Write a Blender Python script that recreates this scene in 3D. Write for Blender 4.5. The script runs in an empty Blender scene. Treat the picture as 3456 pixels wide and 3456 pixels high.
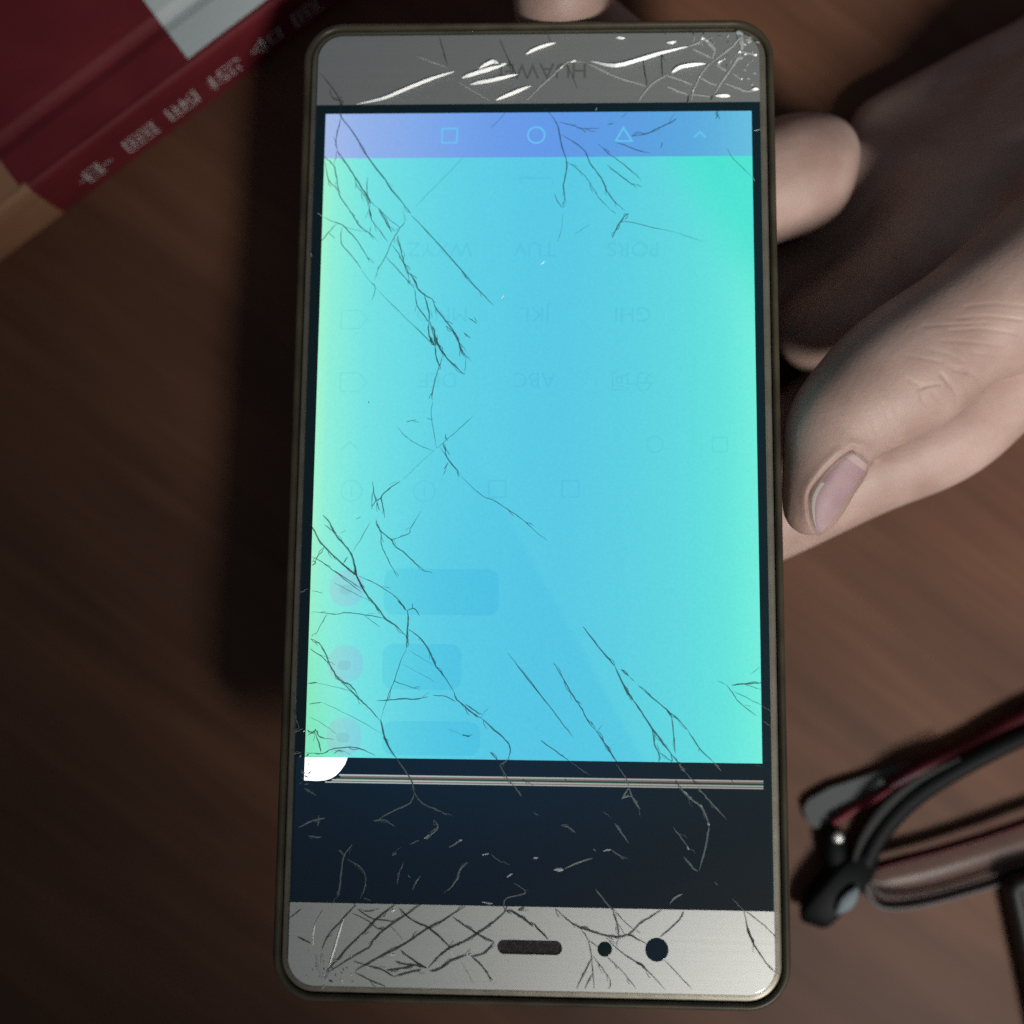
import bpy, bmesh, math, random
import numpy as np
from mathutils import Vector, Matrix
from mathutils.bvhtree import BVHTree

random.seed(7)
rng = np.random.default_rng(7)
S = bpy.context.scene
COL = S.collection
MM = 0.001
H = 205.0            # camera height above the table, mm
F = 3706.0           # focal length in photograph pixels (3456 wide)

# ------------------------------------------------------------------ camera
cam_d = bpy.data.cameras.new("camera")
cam = bpy.data.objects.new("camera", cam_d)
COL.objects.link(cam)
cam.location = (0, 0, H * MM)
cam_d.sensor_width = 36.0
cam_d.lens = 36.0 * F / 3456.0
cam_d.clip_start = 0.005
cam_d.clip_end = 20
cam_d.dof.use_dof = True
cam_d.dof.focus_distance = 0.1585
cam_d.dof.aperture_fstop = 8.0
S.camera = cam

# ------------------------------------------------------------------ world
W = bpy.data.worlds.new("World")
S.world = W
W.use_nodes = True
bg = W.node_tree.nodes["Background"]
bg.inputs[0].default_value = (0.80, 0.90, 1.0, 1)
bg.inputs[1].default_value = 0.075

# ------------------------------------------------------------------ room lamp (one lamp, lower right of the phone)
ld = bpy.data.lights.new("desk_lamp_light", "SPOT")
lamp = bpy.data.objects.new("desk_lamp_light", ld)
COL.objects.link(lamp)
LP = Vector((0.32, -0.46, 0.66))
AIM = Vector((0.128, 0.052, 0.0))
lamp.location = LP
lamp.rotation_euler = (AIM - LP).to_track_quat("-Z", "Y").to_euler()
ld.energy = 33
ld.color = (1.0, 0.97, 0.92)
ld.spot_size = math.radians(26.5)
ld.spot_blend = 0.8
ld.shadow_soft_size = 0.105

S.view_settings.view_transform = "Standard"
S.view_settings.look = "None"
S.view_settings.exposure = 0.0
S.view_settings.gamma = 1.0
S.cycles.use_denoising = False
S.cycles.max_bounces = 8
S.cycles.transparent_max_bounces = 12
S.cycles.sample_clamp_indirect = 4.0


# ------------------------------------------------------------------ helpers
def lin(r, g, b):
    def c(x):
        x /= 255.0
        return x / 12.92 if x <= 0.04045 else ((x + 0.055) / 1.055) ** 2.4
    return (c(r), c(g), c(b), 1.0)


def P(u, v, d):
    """a point of the place (metres): d mm below the lens, seen at photo position u, v"""
    return Vector(((u - 1728) * d / F, (1728 - v) * d / F, H - d)) * MM


def node(nt, t, x=0, y=0, **kw):
    n = nt.nodes.new(t)
    n.location = (x, y)
    for k, v in kw.items():
        setattr(n, k, v)
    return n


def mat(name, base=(0.5, 0.5, 0.5, 1), rough=0.5, metal=0.0, coat=0.0, spec=0.5, **inp):
    m = bpy.data.materials.new(name)
    m.use_nodes = True
    b = m.node_tree.nodes["Principled BSDF"]
    b.inputs["Base Color"].default_value = base
    b.inputs["Roughness"].default_value = rough
    b.inputs["Metallic"].default_value = metal
    b.inputs["Coat Weight"].default_value = coat
    b.inputs["Coat Roughness"].default_value = 0.08
    b.inputs["Specular IOR Level"].default_value = spec
    for k, v in inp.items():
        b.inputs[k.replace("_", " ")].default_value = v
    return m


def vary(m, c1, c2, scale=60.0, detail=4, stretch=(1, 1, 1), rot=(0, 0, 0), bump=0.0, bscale=None, lo=0.35, hi=0.65, coord="Object"):
    """noise colour variation + fine relief"""
    nt = m.node_tree
    b = nt.nodes["Principled BSDF"]
    tc = node(nt, "ShaderNodeTexCoord", -1100)
    mp = node(nt, "ShaderNodeMapping", -900)
    mp.inputs["Scale"].default_value = stretch
    mp.inputs["Rotation"].default_value = rot
    nz = node(nt, "ShaderNodeTexNoise", -700)
    nz.inputs["Scale"].default_value = scale
    nz.inputs["Detail"].default_value = detail
    rp = node(nt, "ShaderNodeValToRGB", -450)
    rp.color_ramp.elements[0].position = lo
    rp.color_ramp.elements[0].color = c1
    rp.color_ramp.elements[1].position = hi
    rp.color_ramp.elements[1].color = c2
    nt.links.new(tc.outputs[coord], mp.inputs[0])
    nt.links.new(mp.outputs[0], nz.inputs["Vector"])
    nt.links.new(nz.outputs[0], rp.inputs[0])
    nt.links.new(rp.outputs[0], b.inputs["Base Color"])
    if bump:
        bp = node(nt, "ShaderNodeBump", -250, -300)
        bp.inputs["Strength"].default_value = bump
        bp.inputs["Distance"].default_value = 0.0004
        n2 = node(nt, "ShaderNodeTexNoise", -500, -300)
        n2.inputs["Scale"].default_value = bscale or scale * 6
        n2.inputs["Detail"].default_value = 3
        nt.links.new(mp.outputs[0], n2.inputs["Vector"])
        nt.links.new(n2.outputs[0], bp.inputs["Height"])
        nt.links.new(bp.outputs[0], b.inputs["Normal"])
    return m


def mk(name, verts, faces, m, parent=None, smooth=False, mats=None, midx=None):
    me = bpy.data.meshes.new(name)
    me.from_pydata([tuple(v) for v in verts], [], faces)
    me.update()
    for mm_ in (mats or [m]):
        me.materials.append(mm_)
    if midx is not None:
        me.polygons.foreach_set("material_index", midx)
    if smooth:
        me.polygons.foreach_set("use_smooth", [True] * len(me.polygons))
    o = bpy.data.objects.new(name, me)
    COL.objects.link(o)
    if parent:
        o.parent = parent
    return o


def tag(o, label=None, cat=None, group=None, kind=None):
    for k, v in (("label", label), ("category", cat), ("group", group), ("kind", kind)):
        if v:
            o[k] = v
    return o


def front_only(nt, fr, mxs):
    """surface reflection on the outer side of a clear sheet only"""
    ge = node(nt, "ShaderNodeNewGeometry", -200, 500)
    iv = node(nt, "ShaderNodeMath", 0, 500, operation="SUBTRACT")
    iv.inputs[0].default_value = 1.0
    mu = node(nt, "ShaderNodeMath", 150, 400, operation="MULTIPLY")
    nt.links.new(ge.outputs["Backfacing"], iv.inputs[1])
    nt.links.new(iv.outputs[0], mu.inputs[0])
    nt.links.new(fr.outputs[0], mu.inputs[1])
    nt.links.new(mu.outputs[0], mxs.inputs[0])


def rrect(x0, x1, y0, y1, r, n=10):
    pts = []
    for cx, cy, a0 in ((x1 - r, y1 - r, 0), (x0 + r, y1 - r, 90), (x0 + r, y0 + r, 180), (x1 - r, y0 + r, 270)):
        for i in range(n + 1):
            a = math.radians(a0 + 90 * i / n)
            pts.append((cx + r * math.cos(a), cy + r * math.sin(a)))
    return pts


def stack(name, box, r, prof, m, parent, cap0=True, cap1=True, n=10, smooth=True, closed=False):
    """rounded-rectangle loops: prof = [(grow, z)] in mm"""
    V, Fc = [], []
    N = 4 * (n + 1)
    for g, z in prof:
        for x, y in rrect(box[0] - g, box[1] + g, box[2] - g, box[3] + g, max(r + g, 0.05), n):
            V.append((x * MM, y * MM, z * MM))
    L = len(prof)
    for k in range(L if closed else L - 1):
        a, b = k * N, ((k + 1) % L) * N
        for i in range(N):
            j = (i + 1) % N
            Fc.append((a + i, a + j, b + j, b + i))
    if cap0:
        Fc.append(tuple(reversed(range(N))))
    if cap1:
        Fc.append(tuple(range((L - 1) * N, L * N)))
    o = mk(name, V, Fc, m, parent, smooth)
    if smooth:
        for p in o.data.polygons:
            if len(p.vertices) > 4:
                p.use_smooth = False
    return o


def disc(name, cx, cy, z, r, m, parent, prof=None, n=40):
    """a small turned part: prof = [(radius factor, z offset mm)] from the outside in"""
    prof = prof or [(1.0, -0.2), (1.0, 0.0)]
    V, Fc = [], []
    for f_, dz in prof:
        for i in range(n):
            a = 2 * math.pi * i / n
            V.append(((cx + r * f_ * math.cos(a)) * MM, (cy + r * f_ * math.sin(a)) * MM, (z + dz) * MM))
    for k in range(len(prof) - 1):
        for i in range(n):
            j = (i + 1) % n
            Fc.append((k * n + i, k * n + j, (k + 1) * n + j, (k + 1) * n + i))
    Fc.append(tuple(range((len(prof) - 1) * n, len(prof) * n)))
    return mk(name, V, Fc, m, parent, True)


def catmull(pts, sub):
    pts = [np.array(p, float) for p in pts]
    if len(pts) < 3:
        return [pts[0] + (pts[1] - pts[0]) * t / sub for t in range(sub + 1)]
    out = []
    for i in range(len(pts) - 1):
        p0 = pts[max(i - 1, 0)]; p1 = pts[i]; p2 = pts[i + 1]; p3 = pts[min(i + 2, len(pts) - 1)]
        for k in range(sub):
            t = k / sub
            out.append(0.5 * ((2 * p1) + (-p0 + p2) * t + (2 * p0 - 5 * p1 + 4 * p2 - p3) * t * t + (-p0 + 3 * p1 - 3 * p2 + p3) * t ** 3))
    out.append(pts[-1])
    return out


def tube(name, pts, m, parent, sub=8, n=14, flat=1.0, up=(0, 0, 1), power=2.0, raw=False, slim=0.82):
    """pts = [(u, v, d, rw, rh)] : swept oval bar, rw across / rh along 'up' (mm)"""
    ctl = []
    for p in pts:
        w = P(p[0], p[1], p[2] if raw else H - max((p[4] if len(p) > 4 else p[3]) + 0.05, (H - p[2]) * 0.2))
        ctl.append((w.x, w.y, w.z, p[3] * slim * MM, (p[4] if len(p) > 4 else p[3]) * slim * MM))
    cs = catmull(ctl, sub)
    V, Fc = [], []
    for i, c in enumerate(cs):
        a = Vector(cs[max(i - 1, 0)][:3]); b = Vector(cs[min(i + 1, len(cs) - 1)][:3])
        t = (b - a).normalized()
        s = t.cross(Vector(up))
        if s.length < 1e-6:
            s = t.cross(Vector((1, 0, 0)))
        s.normalize()
        w = s.cross(t)
        for k in range(n):
            an = 2 * math.pi * k / n
            ca, sa = math.cos(an), math.sin(an)
            ca = math.copysign(abs(ca) ** (2 / power), ca); sa = math.copysign(abs(sa) ** (2 / power), sa)
            V.append(Vector(c[:3]) + s * ca * c[3] + w * sa * c[4])
    L = len(cs)
    for i in range(L - 1):
        for k in range(n):
            j = (k + 1) % n
            Fc.append((i * n + k, i * n + j, (i + 1) * n + j, (i + 1) * n + k))
    Fc.append(tuple(range(n)))
    Fc.append(tuple(reversed(range((L - 1) * n, L * n))))
    return mk(name, V, Fc, m, parent, True)


# ------------------------------------------------------------------ table (the setting)
m_wood = bpy.data.materials.new("dark_wood")
m_wood.use_nodes = True
nt = m_wood.node_tree
pb = nt.nodes["Principled BSDF"]
tc = node(nt, "ShaderNodeTexCoord", -1400)
mpr = node(nt, "ShaderNodeMapping", -1350)
mpr.inputs["Rotation"].default_value = (0, 0, math.radians(37))
mp = node(nt, "ShaderNodeMapping", -1200)
mp.inputs["Scale"].default_value = (4, 75, 1)
n1 = node(nt, "ShaderNodeTexNoise", -950, 200)
n1.inputs["Scale"].default_value = 3.0
n1.inputs["Detail"].default_value = 8
n1.inputs["Distortion"].default_value = 0.15
n1.inputs["Roughness"].default_value = 0.6
mp2 = node(nt, "ShaderNodeMapping", -1200, -300)
mp2.inputs["Scale"].default_value = (3, 12, 1)
n2 = node(nt, "ShaderNodeTexNoise", -950, -200)
n2.inputs["Scale"].default_value = 4.0
n2.inputs["Detail"].default_value = 3
r1 = node(nt, "ShaderNodeValToRGB", -650, 200)
r1.color_ramp.elements[0].position = 0.33
r1.color_ramp.elements[0].color = (0.120, 0.054, 0.031, 1)
r1.color_ramp.elements[1].position = 0.68
r1.color_ramp.elements[1].color = (0.160, 0.076, 0.046, 1)
r2 = node(nt, "ShaderNodeValToRGB", -650, -200)
r2.color_ramp.elements[0].position = 0.35
r2.color_ramp.elements[0].color = (0.72, 0.70, 0.72, 1)
r2.color_ramp.elements[1].position = 0.65
r2.color_ramp.elements[1].color = (1.1, 1.05, 1.0, 1)
mx = node(nt, "ShaderNodeMix", -350, 100, data_type="RGBA", blend_type="MULTIPLY")
mx.inputs[0].default_value = 1.0
for a, b in ((tc.outputs["Object"], mpr.inputs[0]), (mpr.outputs[0], mp.inputs[0]), (mpr.outputs[0], mp2.inputs[0]), (mp.outputs[0], n1.inputs["Vector"]),
             (mp2.outputs[0], n2.inputs["Vector"]), (n1.outputs[0], r1.inputs[0]), (n2.outputs[0], r2.inputs[0]),
             (r1.outputs[0], mx.inputs[6]), (r2.outputs[0], mx.inputs[7]), (mx.outputs[2], pb.inputs["Base Color"])):
    nt.links.new(a, b)
pb.inputs["Roughness"].default_value = 0.5
pb.inputs["Specular IOR Level"].default_value = 0.22
T = 0.75
tb = bmesh.new()
bmesh.ops.create_cube(tb, size=1.0)
bmesh.ops.scale(tb, vec=(1.5, 1.1, 0.03), verts=tb.verts)
bmesh.ops.translate(tb, vec=(0.1, 0.0, -0.015), verts=tb.verts)
bmesh.ops.bevel(tb, geom=[e for e in tb.edges], offset=0.004, segments=3, affect="EDGES")
tme = bpy.data.meshes.new("table_top")
tb.to_mesh(tme)
tb.free()
tme.materials.append(m_wood)
table = bpy.data.objects.new("table_top", tme)
COL.objects.link(table)
tag(table, "dark reddish brown wooden table top under everything", None, None, "structure")

# ------------------------------------------------------------------ phone frame of reference
rx, ry, rz, d0 = math.radians(-6.9087), math.radians(-2.1052), math.radians(-0.6031), 159.7035
RP = Matrix.Rotation(rx, 3, "X") @ Matrix.Rotation(ry, 3, "Y") @ Matrix.Rotation(rz, 3, "Z")
PHONE_M = Matrix.Translation((0, 0, (H - d0) * MM)) @ RP.to_4x4()
_n = RP.col[2]


def L(u, v):
    """photo position -> position on the phone's face (mm, phone axes)"""
    r = Vector(((u - 1728) / F, (1728 - v) / F, -1.0))
    p0 = Vector((0, 0, -d0))
    t = _n.dot(p0) / _n.dot(r)
    q = RP.transposed() @ (r * t - p0)
    return q.x, q.y


phone = bpy.data.objects.new("smartphone", None)
phone.empty_display_size = 0.02
COL.objects.link(phone)
phone.matrix_world = PHONE_M
tag(phone, "cracked smartphone lying upside down in the hand, screen lit turquoise and blue", "phone")

GX0, GX1, GY0, GY1 = -31.0, 37.2, -66.9, 74.25      # cover glass outline
GR = 4.2

m_alu = vary(mat("gold_aluminium", (0.3, 0.28, 0.22, 1), 0.45, 0.6), (0.26, 0.24, 0.19, 1), (0.32, 0.30, 0.24, 1), 300)
stack("body_frame", (GX0, GX1, GY0, GY1), GR,
      [(-1.5, -7.0), (0.2, -6.7), (0.75, -5.6), (0.8, -1.2), (0.72, -0.72), (0.45, -0.55), (-0.5, -0.60)], m_alu, phone)

# painted metal-look strips printed under the glass
m_strip = bpy.data.materials.new("brushed_silver_print")
m_strip.use_nodes = True
nt = m_strip.node_tree
pb = nt.nodes["Principled BSDF"]
tc = node(nt, "ShaderNodeTexCoord", -900)
mp = node(nt, "ShaderNodeMapping", -700)
mp.inputs["Scale"].default_value = (20, 2600, 1)
nz = node(nt, "ShaderNodeTexNoise", -500)
nz.inputs["Scale"].default_value = 1.0
nz.inputs["Detail"].default_value = 3
rp = node(nt, "ShaderNodeValToRGB", -300)
rp.color_ramp.elements[0].color = (0.79, 0.80, 0.765, 1)
rp.color_ramp.elements[1].color = (0.90, 0.91, 0.875, 1)
for a, b in ((tc.outputs["Object"], mp.inputs[0]), (mp.outputs[0], nz.inputs["Vector"]), (nz.outputs[0], rp.inputs[0]), (rp.outputs[0], pb.inputs["Base Color"])):
    nt.links.new(a, b)
pb.inputs["Metallic"].default_value = 0.90
pb.inputs["Roughness"].default_value = 0.50

m_black = mat("black_print_with_glare", (0.005, 0.026, 0.036, 1), 0.45, spec=0.2)  # black border print, with a teal lens-glare veil mixed into its colour


def clip_half(poly, y0, keep_above):
    out = []
    for i in range(len(poly)):
        a, b = poly[i], poly[(i + 1) % len(poly)]
        ia, ib = (a[1] > y0) == keep_above, (b[1] > y0) == keep_above
        if ia:
            out.append(a)
        if ia != ib:
            t = (y0 - a[1]) / (b[1] - a[1])
            out.append((a[0] + t * (b[0] - a[0]), y0))
    return out


def slab(name, poly, z0, z1, m, parent):
    n = len(poly)
    V = [(x * MM, y * MM, z1 * MM) for x, y in poly] + [(x * MM, y * MM, z0 * MM) for x, y in poly]
    Fc = [tuple(range(n)), tuple(reversed(range(n, 2 * n)))] + [(i, n + i, n + (i + 1) % n, (i + 1) % n) for i in range(n)]
    return mk(name, V, Fc, m, parent)


outline = rrect(GX0 + 0.36, GX1 - 0.36, GY0 + 0.36, GY1 - 0.36, GR - 0.36, 24)
chin = slab("bottom_strip", clip_half(outline, 62.7, True), -0.50, -0.09, m_strip, phone)
chin["label"] = "grey metal-look strip with the dark brand lettering, full of white cracks"
fore = slab("top_strip", clip_half(outline, -55.4, False), -0.50, -0.09, m_strip, phone)
fore["label"] = "bright silver metal-look strip with earpiece and front camera"
mid = clip_half(clip_half(outline, 62.7, False), -55.4, True)
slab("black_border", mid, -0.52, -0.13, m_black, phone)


# ---------------- display: what the panel shows is emitted
def emit_mat(name, build, spec_black=True):
    m = bpy.data.materials.new(name)
    m.use_nodes = True
    nt = m.node_tree
    pb = nt.nodes["Principled BSDF"]
    pb.inputs["Base Color"].default_value = (0.004, 0.006, 0.008, 1)
    pb.inputs["Roughness"].default_value = 0.3
    tc = node(nt, "ShaderNodeTexCoord", -1600)
    tc.object = phone
    sp = node(nt, "ShaderNodeSeparateXYZ", -1400)
    nt.links.new(tc.outputs["Object"], sp.inputs[0])
    col = build(nt, sp, tc)
    nt.links.new(col, pb.inputs["Emission Color"])
    pb.inputs["Emission Strength"].default_value = 1.0
    return m


def ramp(nt, val, stops, lo, hi, x=-900, y=0):
    mr = node(nt, "ShaderNodeMapRange", x - 250, y)
    mr.inputs[1].default_value = lo * MM
    mr.inputs[2].default_value = hi * MM
    nt.links.new(val, mr.inputs[0])
    r = node(nt, "ShaderNodeValToRGB", x, y)
    r.color_ramp.interpolation = "B_SPLINE" if len(stops) > 2 else "EASE"
    while len(r.color_ramp.elements) < len(stops):
        r.color_ramp.elements.new(0.5)
    for e, (p, c) in zip(r.color_ramp.elements, stops):
        e.position = (p - lo) / (hi - lo)
        e.color = c
    nt.links.new(mr.outputs[0], r.inputs[0])
    return r.outputs[0]


def mixc(nt, fac, a, b, x=-300, y=0, mode="MIX"):
    m = node(nt, "ShaderNodeMix", x, y, data_type="RGBA", blend_type=mode)
    for sock, val in ((m.inputs[0], fac), (m.inputs[6], a), (m.inputs[7], b)):
        if isinstance(val, (int, float, tuple)):
            sock.default_value = val
        else:
            nt.links.new(val, sock)
    return m.outputs[2]


def lincomb(nt, sp, ax, ay, c, lo, hi, x=-1100, y=-400):
    """smooth 0..1 step of ax*X + ay*Y + c (mm)"""
    m1 = node(nt, "ShaderNodeMath", x, y, operation="MULTIPLY"); m1.inputs[1].default_value = ax * 1000
    m2 = node(nt, "ShaderNodeMath", x, y - 150, operation="MULTIPLY_ADD"); m2.inputs[1].default_value = ay * 1000; 
    m3 = node(nt, "ShaderNodeMath", x + 180, y, operation="ADD"); m3.inputs[1].default_value = c
    nt.links.new(sp.outputs[0], m1.inputs[0])
    nt.links.new(sp.outputs[1], m2.inputs[0])
    nt.links.new(m1.outputs[0], m2.inputs[2])
    nt.links.new(m2.outputs[0], m3.inputs[0])
    mr = node(nt, "ShaderNodeMapRange", x + 360, y, interpolation_type="SMOOTHSTEP")
    mr.inputs[1].default_value = lo
    mr.inputs[2].default_value = hi
    nt.links.new(m3.outputs[0], mr.inputs[0])
    return mr.outputs[0]


def screen_cols(tint=(1, 1, 1), nav=False):
    def b(nt, sp, tc):
        if nav:
            st = [(-29.2, lin(170, 190, 236)), (-24, lin(150, 182, 238)), (-10, lin(118, 165, 236)), (3, lin(100, 152, 236)),
                  (18, lin(92, 160, 228)), (28, lin(90, 172, 224)), (35.5, lin(104, 196, 226))]
        else:
            st = [(-29.2, lin(164, 248, 208)), (-27.5, lin(144, 243, 220)), (-22, lin(116, 230, 231)), (-10, lin(96, 213, 232)),
                  (4, lin(88, 203, 233)), (14, lin(92, 208, 230)), (24, lin(97, 218, 226)), (31, lin(100, 230, 223)), (35.5, lin(118, 242, 222))]
        c = ramp(nt, sp.outputs[0], st, -29.2, 35.5)
        if not nav:
            # greener wedge in the corner by the home bar
            f = lincomb(nt, sp, 0.86, 0.51, 0, 43.0, 53.0)
            g = node(nt, "ShaderNodeMath", -500, -400, operation="MULTIPLY"); g.inputs[1].default_value = 0.85
            nt.links.new(f, g.inputs[0])
            c = mixc(nt, g.outputs[0], c, lin(70, 229, 212), -300, -100)
            # a slightly deeper blue diagonal panel at the other end
            f2 = lincomb(nt, sp, 0.87, 0.49, 0, -1.5, -0.2, y=-700)
            f3 = lincomb(nt, sp, 0.80, 0.60, 0, -16.0, -17.5, y=-1000)
            f4 = lincomb(nt, sp, 0.0, 1.0, 0, 20.0, -12.0, y=-1300)
            iv = node(nt, "ShaderNodeMath", -500, -700, operation="SUBTRACT"); iv.inputs[0].default_value = 1.0
            nt.links.new(f2, iv.inputs[1])
            q = node(nt, "ShaderNodeMath", -400, -700, operation="MULTIPLY")
            nt.links.new(iv.outputs[0], q.inputs[0]); nt.links.new(f4, q.inputs[1])
            q2 = node(nt, "ShaderNodeMath", -300, -700, operation="MULTIPLY"); q2.inputs[1].default_value = 0.30
            nt.links.new(q.outputs[0], q2.inputs[0])
            fx = lincomb(nt, sp, 1.0, 0.0, 0, -22.0, -8.0, y=-1600)
            q3 = node(nt, "ShaderNodeMath", -200, -700, operation="MULTIPLY")
            nt.links.new(q2.outputs[0], q3.inputs[0]); nt.links.new(fx, q3.inputs[1])
            c = mixc(nt, q3.outputs[0], c, lin(70, 190, 230), -150, -100)
            # greener, duller band near the cracked edge at the far end
            f5 = lincomb(nt, sp, -1.0, -0.22, 0, 29.0, 37.5, y=-1900)
            c = mixc(nt, f5, c, lin(126, 232, 190), -50, -100)
        nz = node(nt, "ShaderNodeTexNoise", -600, 400)
        nz.inputs["Scale"].default_value = 2600
        nz.inputs["Detail"].default_value = 2
        nt.links.new(tc.outputs["Object"], nz.inputs["Vector"])
        mr = node(nt, "ShaderNodeMapRange", -400, 400)
        mr.inputs[3].default_value = 0.93
        mr.inputs[4].default_value = 1.07
        nt.links.new(nz.outputs[0], mr.inputs[0])
        cb = node(nt, "ShaderNodeCombineXYZ", -250, 400)
        for i in range(3):
            mm_ = node(nt, "ShaderNodeMath", -320, 300 - 60 * i, operation="MULTIPLY")
            mm_.inputs[1].default_value = tint[i]
            nt.links.new(mr.outputs[0], mm_.inputs[0])
            nt.links.new(mm_.outputs[0], cb.inputs[i])
        return mixc(nt, 1.0, c, cb.outputs[0], 0, 0, "MULTIPLY")
    return b


m_scr = emit_mat("lit_screen", screen_cols())
m_nav = emit_mat("lit_nav_bar", screen_cols(nav=True))
m_ghost = emit_mat("ghost_key_print", screen_cols((0.89, 0.93, 0.963)))
m_bub = emit_mat("chat_bubble", screen_cols((0.80, 0.93, 0.99)))
m_ava = emit_mat("chat_picture", screen_cols((1.22, 0.86, 0.98)))
m_ava2 = emit_mat("chat_picture_detail", screen_cols((1.15, 0.76, 0.90)))
m_icon = emit_mat("nav_icon", lambda nt, sp, tc: ramp(nt, sp.outputs[0], [(-10, lin(104, 196, 248)), (35, lin(100, 196, 240))], -29, 36))
m_white = emit_mat("dead_pixels_white", lambda nt, sp, tc: ramp(nt, sp.outputs[0], [(-29, (1.5, 1.5, 1.5, 1)), (-20, (1.5, 1.5, 1.5, 1))], -29, -20))


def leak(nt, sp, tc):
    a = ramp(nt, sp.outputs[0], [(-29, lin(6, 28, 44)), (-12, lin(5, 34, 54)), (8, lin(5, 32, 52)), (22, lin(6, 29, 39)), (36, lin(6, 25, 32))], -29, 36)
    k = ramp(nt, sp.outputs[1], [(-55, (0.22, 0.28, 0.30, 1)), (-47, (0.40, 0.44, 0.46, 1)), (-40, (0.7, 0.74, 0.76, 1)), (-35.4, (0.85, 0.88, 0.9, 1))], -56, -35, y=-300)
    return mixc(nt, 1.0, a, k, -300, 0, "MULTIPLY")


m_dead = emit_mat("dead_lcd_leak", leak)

SX0, SX1 = -29.2, 35.55
disp = slab("display", [(SX0, -35.36), (SX1, -35.36), (SX1, 54.12), (SX0, 54.12)], -0.18, -0.10, m_scr, phone)
slab("navigation_bar", [(SX0, 54.12), (SX1, 54.12), (SX1, 61.25), (SX0, 61.25)], -0.18, -0.10, m_nav, disp)
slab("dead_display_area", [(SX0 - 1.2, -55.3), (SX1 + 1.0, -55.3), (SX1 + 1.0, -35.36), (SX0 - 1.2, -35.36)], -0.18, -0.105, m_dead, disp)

ZI = -0.080


def ring_poly(name, outer, inner, m, parent, z=ZI):
    n = len(outer)
    V = [(x * MM, y * MM, z * MM) for x, y in outer] + [(x * MM, y * MM, z * MM) for x, y in inner]
    Fc = [(i, (i + 1) % n, n + (i + 1) % n, n + i) for i in range(n)]
    return mk(name, V, Fc, m, parent)


def stroke(name, pts, w, m, parent, z=ZI, closed=False):
    """flat printed line on the screen, pts in mm"""
    V, Fc = [], []
    n = len(pts)
    for i in range(n):
        a = np.array(pts[(i - 1) % n] if (i or closed) else pts[i], float)
        b = np.array(pts[(i + 1) % n] if (i < n - 1 or closed) else pts[i], float)
        t = (b - a) / (np.linalg.norm(b - a) + 1e-9)
        k = np.array((-t[1], t[0])) * w / 2
        if 0 < i < n - 1 or closed:
            p = np.array(pts[i], float)
            t1 = (p - np.array(pts[(i - 1) % n])); t1 /= np.linalg.norm(t1) + 1e-9
            k = k / max(0.35, abs(np.dot(t, t1)))
        q = np.array(pts[i], float)
        V += [tuple(q + k) + (z,), tuple(q - k) + (z,)]
    V = [(x * MM, y * MM, zz * MM) for x, y, zz in V]
    for i in range(n if closed else n - 1):
        j = (i + 1) % n
        Fc.append((2 * i, 2 * i + 1, 2 * j + 1, 2 * j))
    return mk(name, V, Fc, m, parent)


def circ(cx, cy, r, n=40):
    return [(cx + r * math.cos(2 * math.pi * i / n), cy + r * math.sin(2 * math.pi * i / n)) for i in range(n)]


# navigation icons
cx, cy = L(1517, 457)
ring_poly("recents_icon", rrect(cx - 1.28, cx + 1.28, cy - 1.28, cy + 1.28, 0.25, 4), rrect(cx - 1.0, cx + 1.0, cy - 1.0, cy + 1.0, 0.1, 4), m_icon, disp)
cx, cy = L(1810, 455)
ring_poly("home_icon", circ(cx, cy, 1.40), circ(cx, cy, 1.14), m_icon, disp)
tri = [L(2104, 430), L(2133, 475), L(2078, 475)]
stroke("back_icon", tri, 0.30, m_icon, disp, closed=True)
stroke("hide_icon", [L(2343, 463), L(2362, 444), L(2382, 463)], 0.32, m_icon, disp)

# faint ghost of the keyboard and chat (upside down, as the phone is held)


def text_mesh(body, size, off=0.0):
    c = bpy.data.curves.new("txt", "FONT")
    c.body = body
    c.size = size
    c.offset = off * size
    c.align_x = "CENTER"
    c.align_y = "CENTER"
    c.resolution_u = 3
    o = bpy.data.objects.new("txt", c)
    COL.objects.link(o)
    dg = bpy.context.evaluated_depsgraph_get()
    me = bpy.data.meshes.new_from_object(o.evaluated_get(dg))
    bpy.data.objects.remove(o)
    bpy.data.curves.remove(c)
    return me


def letters(name, body, u, v, size, m, parent, z=ZI, thick=0.0):
    me = text_mesh(body, size * MM)
    x, y = L(u, v)
    me.transform(Matrix.Translation((x * MM, y * MM, z * MM)) @ Matrix.Rotation(math.pi, 4, "Z"))
    me.materials.clear()
    me.materials.append(m)
    o = bpy.data.objects.new(name, me)
    COL.objects.link(o)
    o.parent = parent
    return o


for body, u, v in (("PQRS", 2138, 838), ("TUV", 1805, 838), ("WXYZ", 1484, 838), ("GHI", 2135, 1058), ("JKL", 1805, 1058),
                   ("MNO", 1492, 1058), ("ABC", 1802, 1280), ("DEF", 1480, 1280), ("分词", 2135, 1282)):
    letters("key_letters", body, u, v, 3.3, m_ghost, disp)
for u, v in ((1196, 1078), (1194, 1290)):
    x, y = L(u, v)
    stroke("key_symbol", [(x - 2, y - 1.4), (x + 0.7, y - 1.4), (x + 2, y), (x + 0.7, y + 1.4), (x - 2, y + 1.4)], 0.22, m_ghost, disp, closed=True)
x, y = L(1810, 610)
stroke("key_symbol", [(x - 2.4, y - 0.5), (x - 2.4, y + 0.5), (x + 2.4, y + 0.5), (x + 2.4, y - 0.5)], 0.22, m_ghost, disp)
stroke("arrow_symbol", [L(1150, 1518), L(1180, 1490), L(1210, 1518)], 0.25, m_ghost, disp)
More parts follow.
